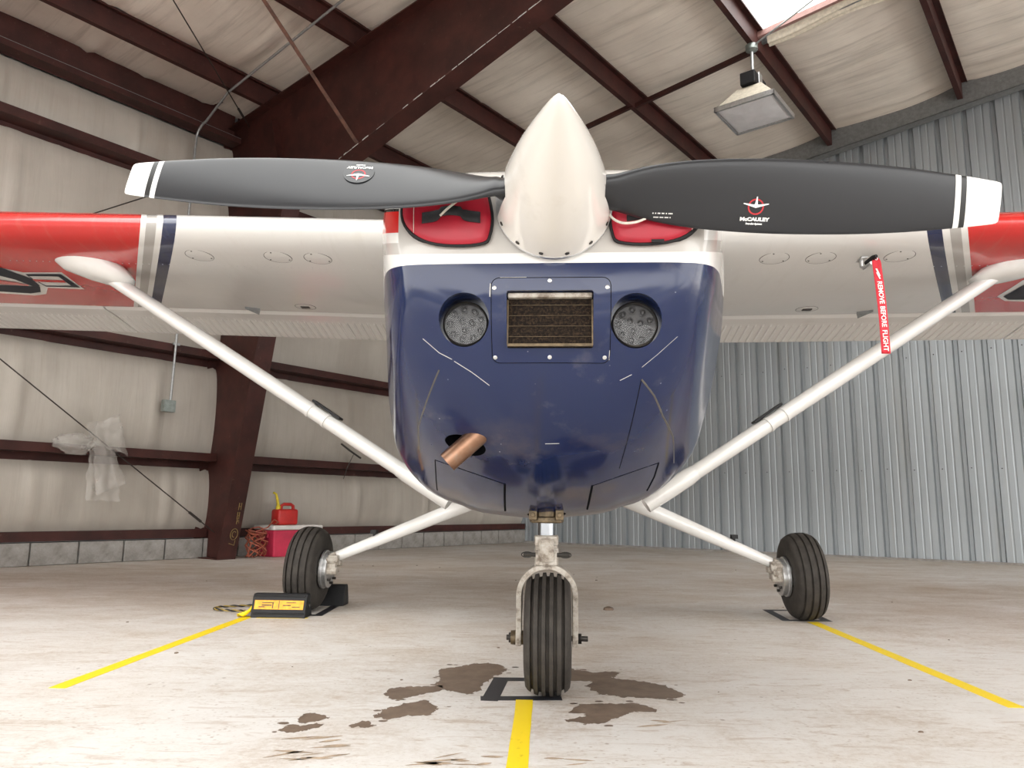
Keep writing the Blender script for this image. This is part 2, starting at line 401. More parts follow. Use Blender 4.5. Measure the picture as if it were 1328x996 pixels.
# ================================================================== the hangar
A0, A1, BL, BR = -3.3, 9.8, -7.5, 8.6
RIDGE = 2.6
def zr(b):
    """underside of the roof sheeting"""
    bb = min(b, 2 * RIDGE - b)
    return 4.90 + 0.092 * (bb + 7.4)
def hang_struct(name, label, cat='building'):
    o = empty(name, (0, 0, 0), HROT)
    return tag(o, label, cat, kind='structure')

# floor and outdoor apron (world axes)
mb = MB(); fl = [hw(BL - .1, A0, 0), hw(BR, A0, 0), hw(BR, A1 + .1, 0), hw(BL - .1, A1 + .1, 0)]
mb.prism([p - Vector((0, 0, .15)) for p in fl], (0, 0, .15))
FLOOR = tag(mb.build('floor', MT['floor']), 'worn off-white painted concrete hangar floor with brown dirt', 'floor', kind='structure')
mb = MB(); ap = [hw(-40, -60, -.15), hw(40, -60, -.15), hw(40, A0, -.15), hw(-40, A0, -.15)]
mb.prism(ap, (0, 0, .12))
tag(mb.build('ground', MT['concrete']), 'pale concrete apron outside the open hangar door', 'ground', kind='structure')

# ---- left wall: block course, girts and vinyl-faced insulation blankets
WL = hang_struct('wall_left', 'white insulated side wall with maroon girts over a block course', 'wall')
mb = MB(); mb.box((BL - .06, (A0 + A1) / 2, 2.45), (.03, A1 - A0, 4.9)); mb.build('wall_sheet', MT['galv'], WL)
def girt_profile(name, z0, fl_up, fl_dn, a0, a1, parent, bf=-7.3):
    m = MB(); L = a1 - a0; c = (a0 + a1) / 2
    m.box(((BL + bf) / 2, c, z0), (bf - BL, L, .008))
    m.box((bf - .004, c, z0 + fl_up / 2), (.008, L, fl_up))
    m.box((BL + .01, c, z0 - fl_dn / 2), (.008, L, fl_dn))
    m.box((bf - .02, c, z0 + fl_up), (.034, L, .006))
    return m.build(name, MT['steel'], parent)
BAYS = [(A0 + .05, 4.33), (4.37, A1 - .05)]
for (a0, a1) in BAYS:
    for z0, up, dn in ((.985, .075, .075), (2.06, .07, .075), (3.90, .08, .05)):
        girt_profile('girt', z0, up, dn, a0, a1, WL)
    # base channel on the blocks, eave channel under the roof
    m = MB(); c = (a0 + a1) / 2; L = a1 - a0
    m.box((-7.43, c, .25), (.09, L, .084)); m.build('base_channel', MT['steel'], WL)
    m = MB()
    m.box((-7.44, c, 4.69), (.012, L, .40)); m.box((-7.36, c, 4.50), (.16, L, .012)); m.box((-7.286, c, 4.525), (.010, L, .06)); m.box((-7.286, c, 4.557), (.012, L, .005), mi=1)  # pale grey strip paints the lit edge of the lip
    m.box((-7.36, c, 4.885), (.16, L, .010)); m.build('eave_channel', [MT['steel'], MT['greysteel']], WL)
# blankets
def wall_blanket(a0, a1, z0, z1, bulge, ph):
    nu = int((a1 - a0) / .05); nv = max(10, int((z1 - z0) / .06))
    def fn(u, v):
        a = a0 + (a1 - a0) * u; z = z0 + (z1 - z0) * v
        e = sin(pi * v) ** .55 if 0 < v < 1 else 0
        s = ((a + ph) % 1.22) - .61
        seam = math.exp(-(s / .03) ** 2) * .030
        pk = mnoise.noise(Vector((a * 3.1, z * 1.0, ph))) * .018 + mnoise.noise(Vector((a * 9, z * 2.2, ph + 4))) * .006
        pk2 = mnoise.noise(Vector((a * 14, 0, ph + 9))) * .016 * (1 - e)
        return (BL + .008 + bulge * e + (pk + seam * (.35 + .65 * e)) * (.4 + e) + pk2, a, z)
    m = MB(); m.grid(fn, nu, nv)
    return m.build('insulation_blanket', MT['vinyl_wall'], WL, smooth=True, sharp=80)
for (a0, a1) in BAYS:
    for i, (z0, z1, bu) in enumerate(((.29, .912, .06), (.985, 1.987, .08), (2.06, 3.852, .095), (3.90, 4.50, .07))):
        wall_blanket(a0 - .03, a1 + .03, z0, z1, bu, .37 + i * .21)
# concrete block course
m = MB(); m.box((0, 0, 0), (.12, .386, .195)); blk = m.build('block', MT['block'], WL, bevel=.006)
blk.location = (-7.45, A0 + .2, .1)
for i in range(1, 32):
    dup(blk, WL, (-7.45 + random.uniform(-.004, .004), A0 + .2 + .4 * i, .1))
m = MB(); m.box((-7.47, (A0 + A1) / 2, .1), (.10, A1 - A0, .19)); m.build('mortar', MT['block'], WL)

# ---- back wall: ribbed galvanised panels
WB = hang_struct('wall_back', 'ribbed grey galvanised metal end wall behind the airplane', 'wall')
PW = .2856; PH = 5.0
prof = [(0, 0), (.014, .042), (.050, .042), (.064, 0), (.125, 0), (.132, .004), (.142, .004), (.149, 0), (.202, 0), (.209, .004), (.219, .004), (.226, 0), (PW, 0)]
m = MB()
for (b0, d0), (b1, d1) in zip(prof, prof[1:]):
    m.add([(b0, d0, 0), (b1, d1, 0), (b1, d1, PH), (b0, d0, PH)], [(0, 1, 2, 3)])
pan = m.build('wall_panel', MT['galv'], WB, fix=False)
i = 0; b = -7.596
while b < BR:
    p = pan if i == 0 else dup(pan, WB)
    p.location = (b, A1, 0); p.scale = (1, 1, (zr(b + .15) + .01) / PH)
    b += PW; i += 1
m = MB()
for z in (1.03, 2.35, 3.7):
    bb = -7.596 + .095
    while bb < 3:
        m.lathe([(.007, 0), (.007, .006), (.003, .009)], (bb, A1 - .002, z + random.uniform(-.01, .01)), 'Y', 6, M=Matrix.Rotation(pi, 4, 'X')); bb += PW
tag(m.build('screw', MT['darkmetal'], WB), kind='stuff')
m = MB()
for b0, b1 in ((-7.45, RIDGE), (RIDGE, BR - .1)):
    for dz0, dz1, d0, d1 in ((-.285, -.012, 9.62, 9.635), (-.285, -.272, 9.62, 9.76), (-.03, -.012, 9.62, 9.76)):
        m.hexa([(b0, d0, zr(b0) + dz0), (b1, d0, zr(b1) + dz0), (b1, d1, zr(b1) + dz0), (b0, d1, zr(b0) + dz0),
                (b0, d0, zr(b0) + dz1), (b1, d0, zr(b1) + dz1), (b1, d1, zr(b1) + dz1), (b0, d1, zr(b0) + dz1)])
m.build('end_rafter', MT['greysteel'], WB)
m = MB(); m.box(((BL + BR) / 2, A1 - .02, .012), (BR - BL, .05, .024)); m.build('sill_grout', MT['block'], WB)

# ---- right wall, far outside the frame
WR = hang_struct('wall_right', 'shallow metal eave wall above the open side of the hangar', 'wall')
m = MB(); m.box((BR + .02, (A0 + A1) / 2, 4.85), (.03, A1 - A0, .75)); m.build('eave_sheet', MT['galv'], WR)
m = MB(); m.box((BR - .03, (A0 + A1) / 2, 4.5), (.1, A1 - A0, .1)); m.build('girt', MT['steel'], WR)

# ---- roof: deck, purlins, sagging vinyl-faced blankets, skylights
CE = hang_struct('ceiling', 'sloping roof of sagging white insulation between maroon purlins', 'ceiling')
PUR = [-6.80, -5.365, -3.92, -2.48, -1.02, .42, 1.86]
PUR += [3.30, 4.75, 6.2, 7.65]
edges = [BL] + [p + .05 for p in PUR] + [BR]
SKY = {2: [(-2.6, 1.7)], 3: [(-2.6, 1.7)], 4: [(-2.6, 1.7), (5.0, 7.12)], 5: [(-2.6, 1.7)], 6: [(-2.6, 1.7)]}     # bay index -> skylight spans along a; unseen front row added for overhead light
def slab(m, b0, b1, a0, a1, t=.03, dz=.02):
    bs = [b0] + ([RIDGE] if b0 < RIDGE < b1 else []) + [b1]
    for q0, q1 in zip(bs, bs[1:]):
        m.hexa([(q0, a0, zr(q0) + dz), (q1, a0, zr(q1) + dz), (q1, a1, zr(q1) + dz), (q0, a1, zr(q0) + dz),
                (q0, a0, zr(q0) + dz + t), (q1, a0, zr(q1) + dz + t), (q1, a1, zr(q1) + dz + t), (q0, a1, zr(q0) + dz + t)])
def spans(k):
    cuts = SKY.get(k, []); out = []; a = A0
    for c0, c1 in cuts:
        out.append((a, c0)); a = c1
    out.append((a, A1)); return out
def roof_blanket(b0, b1, a0, a1, ph):
    nu = max(6, int((a1 - a0) / .07)); nv = 16
    def fn(u, v):
        a = a0 + (a1 - a0) * u; b = b0 + (b1 - b0) * v
        e = sin(pi * v) ** .6 if 0 < v < 1 else 0
        s = ((a + ph + .02 * sin(b * 3)) % 1.22) - .61
        ridge = math.exp(-(s / .028) ** 2) * .042 - math.exp(-((s - .09) / .06) ** 2) * .02
        s2 = ((a * .9 + b * .12 + ph * 2) % 1.9) - .8
        fold = math.exp(-(s2 / .025) ** 2) * .024
        w = mnoise.noise(Vector((a * 1.6, b * 1.1, ph))) * .030 + mnoise.noise(Vector((a * 6, b * 2.0, ph + 3))) * .007
        return (b, a, zr(b) - .004 - .055 * e - (ridge + fold) * (.3 + .7 * e) + w * e)
    m = MB(); m.grid(fn, nu, nv)
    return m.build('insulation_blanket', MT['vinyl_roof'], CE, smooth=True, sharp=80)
deck = MB()
for k in range(len(edges) - 1):
    for (a0, a1) in spans(k):
        slab(deck, edges[k] - (.1 if k == 0 else 0), edges[k + 1], a0, a1)
        cuts = [a0] + ([4.35] if a0 < 4.35 < a1 else []) + [a1]
        for q0, q1 in zip(cuts, cuts[1:]):
            roof_blanket(edges[k] + (.058 if k else 0), edges[k + 1], q0, q1, .31 + k * .17)
deck.build('roof_deck', MT['galv'], CE)
for p in PUR:
    z = zr(p + .05); m = MB(); L = 9.62 - A0; c = (A0 + 9.62) / 2
    m.box((p + .025, c, z - .204), (.055, L, .007)); m.box((p + .003, c, z - .196), (.006, L, .018))
    m.box((p + .05, c, z - .105), (.006, L, .20)); m.box((p + .08, c, z - .006), (.06, L, .007)); m.box((p + .107, c, z - .014), (.006, L, .018))
    m.build('purlin', MT['steel'], CE)
# one visible skylight and an added unseen row: translucent sheets in the roof
for n, (kk, c0, c1) in enumerate([(4, 5.0, 7.12), (3, -2.6, 1.7), (4, -2.6, 1.7), (5, -2.6, 1.7), (2, -2.6, 1.7), (6, -2.6, 1.7)]):
    w = tag(empty('window_%d' % (n + 1), (0, 0, 0), HROT), ['bright translucent roof skylight between two purlins beside the hanging lamp', 'added unseen skylight, second from the left wall in the row near the door', 'unseen middle skylight of the added row near the door', 'added unseen skylight, fourth from the left wall in the row near the door', 'added unseen skylight nearest the left wall in the row near the door', 'added unseen skylight farthest from the left wall in the row near the door'][n], 'skylight', kind='structure')
    m = MB(); b0, b1 = edges[kk], edges[kk + 1]
    m.add([(b0, c0, zr(b0) + .03), (b1, c0, zr(b1) + .03), (b1, c1, zr(b1) + .03), (b0, c1, zr(b0) + .03)], [(0, 1, 2, 3)])
    m.build('skylight_panel', MT['skylight'], w)
    for a, dz, mt in ((c1 - .06, -.05, 'pinksteel'), (c1 + .05, -.06, 'greysteel'), (c0, -.05, 'steel')):
        m = MB(); m.hexa([(b0, a - .02, zr(b0) + dz - .03), (b1, a - .02, zr(b1) + dz - .03), (b1, a + .02, zr(b1) + dz - .03), (b0, a + .02, zr(b0) + dz - .03),
                          (b0, a - .02, zr(b0) + dz + .03), (b1, a - .02, zr(b1) + dz + .03), (b1, a + .02, zr(b1) + dz + .03), (b0, a + .02, zr(b0) + dz + .03)])
        m.build('skylight_frame', MT[mt], w)
# torn vinyl folds at the end of the visible skylight
m = MB(); b0, b1 = edges[4], edges[5]
def torn(u, v):
    b = b0 + .07 + (b1 - b0 - .1) * u
    return (b, 7.10 + .24 * v * (.55 + .45 * u) + .02 * sin(u * 9) * v, zr(b) - .07 - .05 * sin(pi * v) * (.5 + .5 * sin(u * 5 + 1)) - .03 * v + .012 * sin(v * 16))
m.grid(torn, 20, 12); m.build('torn_vinyl', MT['shade'], CE, smooth=True, sharp=80)
# bridging angles between purlins
for b0, b1 in zip(PUR[:4], PUR[1:5]):
    if b0 < -5.5: continue
    m = MB(); m.box((0, 0, 0), (1, 1, 1))
    m.v = []; m.f = []; m.mi = []
    z0, z1 = zr(b0) - .17, zr(b1) - .19
    if b1 > -2: continue
    m.hexa([(b0 + .05, 7.10, z0 - .025), (b1 + .05, 7.04, z1 - .025), (b1 + .05, 7.08, z1 - .025), (b0 + .05, 7.14, z0 - .025),
            (b0 + .05, 7.10, z0 + .025), (b1 + .05, 7.04, z1 + .025), (b1 + .05, 7.08, z1 + .025), (b0 + .05, 7.14, z0 + .025)])
    m.build('bridging', MT['steel'], CE)

# ---- main steel frame
SF = tag(empty('steel_frame', (0, 0, 0), HROT), 'big tapered maroon steel column and roof beam at the left wall', 'steel frame', kind='structure')
KB, KZ = -6.29, 3.55
def rb(b): return max(KZ + .2625 * (b - KB), 0) if b < -1.0 else KZ + .2625 * (-1.0 - KB) + .092 * (b + 1.0)
def rt(b): return zr(b) - .205
AW = 4.35
m = MB(); m.prism([(-7.48, AW - .005, 0.01), (-7.03, AW - .005, 0.01), (KB, AW - .005, KZ), (-7.48, AW - .005, rt(-7.48))], (0, .010, 0)); m.build('column_web', MT['steel'], SF)
m = MB(); m.hexa([(-7.04, AW - .1, .012), (-7.025, AW - .1, .012), (-7.025, AW + .1, .012), (-7.04, AW + .1, .012), (KB - .015, AW - .1, KZ), (KB, AW - .1, KZ), (KB, AW + .1, KZ), (KB - .015, AW + .1, KZ)]); m.build('column_flange', MT['steel'], SF)
m = MB(); m.box((-7.485, AW, 2.3), (.012, .2, 4.58)); m.build('column_flange', MT['steel'], SF)
m = MB(); m.box((-7.26, AW, .006), (.46, .2, .012)); m.build('base_plate', MT['steel'], SF)
bs = [KB, -4.5, -3, -1.0, 1, RIDGE]
top = [(b, AW - .005, rt(b)) for b in [-7.48] + bs]; bot = [(b, AW - .005, rb(b)) for b in bs[::-1]]
m = MB(); m.prism(top + bot, (0, .010, 0)); m.build('rafter_web', MT['steel'], SF)
def plate(m, b0, b1, z0, z1, w=.1, t=.013):
    m.hexa([(b0, AW - w, z0 - t), (b1, AW - w, z1 - t), (b1, AW + w, z1 - t), (b0, AW + w, z0 - t), (b0, AW - w, z0), (b1, AW - w, z1), (b1, AW + w, z1), (b0, AW + w, z0)])
m = MB()
for b0, b1 in zip(bs, bs[1:]): plate(m, b0, b1, rb(b0), rb(b1))
m.build('rafter_flange', MT['steel'], SF)
m = MB(); rnd = random.Random(3); bb = -5.45
while bb < -2.9:
    w = rnd.uniform(.02, .10); h = rnd.uniform(.003, .012)
    if rnd.random() < .8:
        m.hexa([(bb, AW - .1 - .0012, rb(bb) - .013), (bb + w, AW - .1 - .0012, rb(bb + w) - .013), (bb + w, AW - .1, rb(bb + w) - .013), (bb, AW - .1, rb(bb) - .013), (bb, AW - .1 - .0012, rb(bb) - .013 + h), (bb + w, AW - .1 - .0012, rb(bb + w) - .013 + h * rnd.uniform(.6, 1.1)), (bb + w, AW - .1, rb(bb + w) - .013 + h), (bb, AW - .1, rb(bb) - .013 + h)])
    bb += w * rnd.uniform(.9, 1.3)
tag(m.build('flaked_paint', MT['scratch'], SF), kind='stuff')
m = MB(); plate(m, -7.48, RIDGE, rt(-7.48) + .013, rt(RIDGE) + .013); m.build('rafter_flange', MT['steel'], SF)
m = MB(); m.hexa([(-6.30, AW - .09, 3.56), (-6.29, AW - .09, 3.56), (-6.29, AW + .09, 3.56), (-6.30, AW + .09, 3.56), (-6.62, AW - .09, 4.55), (-6.61, AW - .09, 4.55), (-6.61, AW + .09, 4.55), (-6.62, AW + .09, 4.55)]); m.build('knee_stiffener', MT['steel'], SF)
# other half of the frame, beyond the ridge
m = MB(); bs2 = [RIDGE, 3.6, 4.8, 6.0, BR - 1.0]
m.prism([(b, AW - .005, zr(b) - .21) for b in [RIDGE, BR - .05]] + [(BR - .05, AW - .005, 0.01), (BR - .5, AW - .005, .01)] + [(b, AW - .005, rb(2 * RIDGE - b)) for b in bs2[::-1]], (0, .01, 0)); m.build('frame_web', MT['steel'], SF)
# chalk marks on the column flange: a scrawl of letters and a ringed letter
ang = math.atan2(KB + 7.03, KZ)
CM = Matrix(((sin(ang), 0, 0, 0), (0, 1, 0, 0), (cos(ang), 0, 1, 0), (0, 0, 0, 1)))
def on_flange(t, da): return Vector((-7.023 + (KB + 7.025) * t / KZ, AW + da, t))
def chalk_line(pts, r=.004):
    mm = MB(); mm.tube([on_flange(t, d) for t, d in pts], r, 5); return mm
mk = MB()
for stroke in ([(.40, .03), (.47, .03)], [(.40, .05), (.47, .05)], [(.435, .03), (.435, .055)], [(.49, .03), (.56, .03)], [(.525, .03), (.525, .055)], [(.49, .055), (.56, .055)], [(.35, .035), (.41, .035)], [(.36, .06), (.39, .055), (.37, .035)]):
    mk.tube([on_flange(t, d) for t, d in stroke], .0035, 5)
mk.tube([on_flange(.25 + .055 * sin(q), .03 + .04 * cos(q)) for q in [k * pi / 10 for k in range(21)]], .0035, 5)
mk.tube([on_flange(.25 + .028 * sin(q), .03 + .02 * cos(q)) for q in [.6 + k * pi / 8 for k in range(12)]], .0035, 5)
mk.tube([on_flange(.16, -.01), on_flange(.14, .05), on_flange(.19, .055)], .0035, 5)
mk.build('chalk_marking', MT['chalk'], SF)

# ---- door opening behind the viewer: header and jambs only, the door itself stands open
DTOP = 2.6
DW = hang_struct('wall_front', 'front gable of the hangar around the wide open door', 'wall')
m = MB(); m.box((-7.0, A0 + .05, 2.35), (.9, .06, 4.6)); m.box((BR - .2, A0 + .05, 2.2), (.4, .06, 4.2)); m.build('door_jamb', MT['galv'], DW)
m = MB(); m.hexa([(BL, A0 + .02, DTOP), (BR, A0 + .02, DTOP), (BR, A0 + .08, DTOP), (BL, A0 + .08, DTOP), (BL, A0 + .02, 4.85), (BR, A0 + .02, 4.85), (BR, A0 + .08, 4.85), (BL, A0 + .08, 4.85)])
m.prism([(BL, A0 + .02, 4.85), (BR, A0 + .02, 4.85), (RIDGE, A0 + .02, zr(RIDGE))], (0, .06, 0)); m.build('door_header', MT['vinyl_wall'], DW)

# ---- braces, conduit and things on the left wall
def rod(name, p0, p1, r, mt, label, cat):
    o = empty(name, (0, 0, 0), HROT); tag(o, label, cat)
    m = MB(); m.tube([p0, p1], r, 8); m.build('rod', MT[mt], o)
    d = (Vector(p1) - Vector(p0)).normalized(); q = Vector(p1) - d * .35
    m = MB(); m.tube([q, q + d * .16], r * 2.2, 8); m.build('turnbuckle', MT[mt], o)
    return o
rod('brace_cable', (-7.27, -1.7, 4.55), (-7.25, 4.33, .26), .006, 'wire', 'thin dark brace cable slanting down the left wall to the column foot', 'cable')
rod('brace_cable', (-7.235, -1.3, .30), (-7.235, 4.30, 4.20), .006, 'wire', 'thin dark brace cable rising along the left wall to the column top', 'cable')
rod('roof_brace_cable', (-4.3, .72, 4.98), (-7.15, 4.34, 4.66), .006, 'wire', 'thin dark brace cable under the roof running to the column head', 'cable')
m = MB(); p0, p1 = Vector((-5.33, 3.27, 4.81)), Vector((-5.22, 4.27, 3.86))
m.tube([p0, p1], .022, 4); fb = m.build('flange_brace', MT['rust']); fb.rotation_euler = (0, 0, HROT)
tag(fb, 'rusty steel angle propping the maroon roof beam from a purlin', 'brace')
# conduit
CO = tag(empty('conduit', (0, 0, 0), HROT), 'grey metal conduit running up the left wall and under the purlins', 'conduit')
pts = [(-7.275, 3.77, 1.56), (-7.275, 3.79, 3.0), (-7.275, 3.81, 4.34)]
for k in range(1, 7):
    q = k / 6 * pi / 2 * .94
    pts.append((-7.275 + .16 * (1 - cos(q)), 3.81 + .015 * k / 6, 4.34 + .16 * sin(q)))
pts += [(-6.8, 3.86, zr(-6.8) - .225), (-5.0, 3.79, zr(-5.0) - .225), (-3.4, 3.74, zr(-3.4) - .225)]
m = MB(); m.tube(pts, .0125, 10); m.build('pipe', MT['conduit'], CO, smooth=True)
for z in (2.13, 3.97):
    m = MB(); m.box((-7.28, 3.785, z), (.02, .07, .025)); m.build('pipe_strap', MT['conduit'], CO)
m = MB(); m.box((-7.30, 3.765, 1.50), (.06, .12, .12)); ob = m.build('outlet_box', MT['outlet'], CO, bevel=.006)
m = MB(); m.box((-7.266, 3.765, 1.50), (.008, .115, .115)); m.box((-7.261, 3.765, 1.525), (.006, .04, .03)); m.box((-7.261, 3.765, 1.475), (.006, .04, .03)); m.build('cover_plate', MT['outlet'], ob)
# plastic sheet tied round the cable
def sheet_lump(m, c, ax, seed, nu=28, nv=18, amp=.035):
    def fn(u, v):
        th = 2 * pi * u; ph = pi * v
        n = Vector((sin(ph) * cos(th), sin(ph) * sin(th), cos(ph)))
        d = 1 + mnoise.noise(n * 2.3 + Vector((seed, 0, 0))) * .35 + mnoise.noise(n * 6 + Vector((0, seed, 0))) * .22
        return (c[0] + n.x * ax[0] * d, c[1] + n.y * ax[1] * d, c[2] + n.z * ax[2] * d)
    m.grid(fn, nu, nv)
def sheet_drape(m, corners, folds, amp, seed):
    tl, tr, bl_, br_ = [Vector(c) for c in corners]
    def fn(u, v):
        p = (tl.lerp(tr, u)).lerp(bl_.lerp(br_, u), v)
        s = sin(u * folds * pi + mnoise.noise(Vector((u * 3, v * 2, seed))) * 2.5)
        p.x += amp * s * (.35 + .65 * v) + mnoise.noise(Vector((u * 5, v * 5, seed + 2))) * .02
        p.y += mnoise.noise(Vector((u * 2, v * 6, seed + 5))) * .03; p.z += mnoise.noise(Vector((u * 6, v * 1.5, seed + 7))) * .018 * (v > .9)
        return p
    m.grid(fn, 30, 24)
BG = tag(empty('plastic_sheet', (0, 0, 0), HROT), 'crumpled translucent plastic sheet hung on the slanting wall cable', 'plastic sheet')
m = MB(); sheet_drape(m, [(-7.21, 3.02, 1.10), (-7.21, 3.19, 1.06), (-7.19, 3.03, .57), (-7.19, 3.34, .55)], 4, .012, 1.0)
sheet_drape(m, [(-7.17, 3.03, 1.09), (-7.18, 3.24, 1.0), (-7.15, 3.10, .62), (-7.16, 3.36, .72)], 3, .012, 4.0)
m.build('tail', MT['bag'], BG, smooth=True, sharp=70)
m = MB(); sheet_drape(m, [(-7.2, 3.06, 1.26), (-7.2, 3.26, 1.36), (-7.18, 3.05, 1.06), (-7.18, 3.36, .98)], 3, .012, 8.0); sheet_drape(m, [(-7.16, 2.95, 1.24), (-7.17, 3.24, 1.33), (-7.16, 3.03, 1.06), (-7.17, 3.30, 1.02)], 3, .012, 11.0)
m.build('fold', MT['bag'], BG, smooth=True, sharp=70)
m = MB(); sheet_lump(m, (-7.17, 2.88, 1.06), (.09, .16, .085), 2.0); m.build('knot', MT['bag'], BG, smooth=True, sharp=70)
# wire hook on the girt
m = MB(); m.tube([(-7.27, 5.92, 1.28), (-7.23, 6.03, 1.20), (-7.22, 6.19, 1.12)], .012, 6); m.tube([(-7.25, 6.10, 1.16), (-7.27, 6.03, 1.0), (-7.26, 5.97, .86)], .004, 5)
o = m.build('wire_hook', MT['darkmetal']); o.rotation_euler = (0, 0, HROT); tag(o, 'bent wire hook hanging from the lower girt behind the wing strut', 'hook')

# cooler, fuel can, cord
CK = empty('cooler', hw(-7.17, 5.17, 0), HROT); tag(CK, 'red picnic cooler with white lid standing beside the column', 'cooler')
m = MB(); m.hexa([(-.155, -.285, 0), (.155, -.285, 0), (.155, .285, 0), (-.155, .285, 0), (-.175, -.31, .28), (.175, -.31, .28), (.175, .31, .28), (-.175, .31, .28)]); m.build('body', MT['cooler'], CK, bevel=.015)
m = MB(); m.box((0, 0, .305), (.37, .64, .05)); m.build('lid', MT['coolerlid'], CK, bevel=.014)
for s in (-1, 1):
    m = MB(); m.box((0, s * .312, .22), (.16, .024, .045)); m.build('handle', MT['cooler'], CK, bevel=.006)
GC = empty('fuel_can', hw(-7.16, 5.10, .33), HROT); tag(GC, 'red plastic fuel can with yellow spout on top of the cooler', 'fuel can')
m = MB(); m.box((0, 0, .085), (.15, .255, .17)); b_ = m.build('body', MT['gascan'], GC, bevel=.025, bseg=3, smooth=True)
m = MB(); m.tube([(0, -.055, .16), (0, -.05, .205), (0, -.02, .222), (0, .07, .222), (0, .10, .205), (0, .105, .16)], .018, 8); m.build('handle', MT['gascan'], GC, smooth=True)
m = MB(); m.lathe([(.026, .16), (.026, .2), (.022, .205)], (0, -.09, 0), 'Z', 14); m.build('cap', MT['spout'], GC, smooth=True)
m = MB(); m.tube([(0, -.09, .20), (0, -.105, .27), (0, -.125, .33), (0, -.16, .345)], [.018, .015, .012, .011], 10); m.build('spout', MT['spout'], GC, smooth=True)
pts = []
for k in range(90):
    t = k / 89
    pts.append((-7.06 + .07 * sin(k * .61) + .03 * sin(k * 1.7), 4.70 + .10 * cos(k * .61 + .3 * sin(k * .2)), max(.012, .30 * abs(sin(k * .19)) * (1 - .2 * t) + .02 * sin(k))))
pts += [(-7.02, 4.80, .31), (-7.05, 4.86, .355), (-7.1, 4.93, .39), (-7.06, 4.955, .36), (-7.04, 4.90, .345)]
m = MB(); m.tube(pts, .007, 6); o = m.build('extension_cord', MT['cord'], smooth=True); o.rotation_euler = (0, 0, HROT)
tag(o, 'tangled orange and red extension cord draped beside the cooler', 'cord')

# hanging lamp
CL = empty('ceiling_lamp', hw(-2.46, 6.95, 4.40), HROT); tag(CL, 'square hanging bay lamp on a short stem beneath a purlin', 'lamp')
def sq(h, z): return [(-h, -h, z), (h, -h, z), (h, h, z), (-h, h, z)]
m = MB(); m.loft([sq(.285, .03), sq(.265, .06), sq(.12, .255)], False, True); m.build('reflector', MT['shade'], CL)
m = MB()
for s in (-1, 1):
    m.box((s * .285, 0, .02), (.022, .592, .05)); m.box((0, s * .285, .02), (.592, .022, .05))
m.build('rim', MT['alu'], CL)
m = MB(); m.loft([sq(.272, .012), sq(.25, .0), sq(.10, -.012)], False, True); m.build('diffuser', MT['diffuser'], CL)
m = MB(); m.box((0, -.10, .33), (.15, .12, .13)); m.box((0, .10, .33), (.15, .12, .13)); m.build('ballast_box', MT['black'], CL, bevel=.008)
m = MB(); m.box((.02, 0, .34), (.12, .09, .16)); m.build('bracket', MT['alu'], CL, bevel=.006)
m = MB(); m.lathe([(.05, -.06), (.055, 0), (.05, .07)], (.0, .15, .33), 'Y', 14); m.build('capacitor', MT['alu'], CL, smooth=True)
m = MB(); m.tube([(0, 0, .40), (0, 0, .74)], .016, 10); m.build('stem', MT['conduit'], CL, smooth=True)
m = MB(); m.lathe([(.03, .68), (.06, .70), (.06, .75), (.03, .76)], (0, 0, 0), 'Z', 16); m.build('junction_box', MT['outlet'], CL, smooth=True)
m = MB(); m.tube([(.0, 0, .735), (.7, -.28, .80), (1.5, -.8, .9)], .010, 6); m.build('feed_pipe', MT['conduit'], CL, smooth=True)
PAINT_LINES = [
    ('paint_scrape', [(-.273, .935), (-.235, .903), (-.205, .888)], .0009, 'scratch'), ('paint_scrape', [(-.200, .884), (-.160, .860), (-.119, .831)], .0009, 'scratch'),
    ('paint_scrape', [(.315, .940), (.27, .900), (.235, .872)], .0005, 'scratch'), ('paint_scrape', [(.212, .856), (.185, .843)], .0008, 'scratch'),
    ('paint_scrape', [(-.112, 1.050), (-.113, 1.020)], .0012, 'scratch'), ('paint_scrape', [(-.09, 1.0637), (-.03, 1.064)], .0007, 'scratch'), ('paint_scrape', [(.010, .706), (.045, .707)], .0008, 'scratch'),
    ('paint_scrape', [(.159, .905), (.158, .885)], .0009, 'scratch'),
    ('oil_run', [(-.238, .867), (-.268, .82), (-.288, .791), (-.318, .752), (-.336, .700)], .0032, 'oilrun'), ('oil_run', [(.236, .847), (.270, .815), (.300, .775), (.345, .735), (.374, .680)], .0034, 'oilrun'),
    ('panel_gap', [(-.292, .674), (-.305, .64), (-.323, .598)], .0016, 'seam'), ('panel_gap', [(-.292, .674), (-.104, .612)], .0011, 'seam'), ('panel_gap', [(-.104, .612), (-.118, .540)], .0034, 'seam'),
    ('panel_gap', [(.136, .610), (.130, .547)], .0032, 'seam'), ('panel_gap', [(.136, .610), (.317, .674)], .0011, 'seam'), ('panel_gap', [(.317, .674), (.316, .64), (.306, .603)], .0022, 'seam'),
    ('panel_gap', [(.235, .845), (.222, .76), (.205, .655)], .0010, 'seam'),
]
EX = (-.195, .703)
DROOP = .10
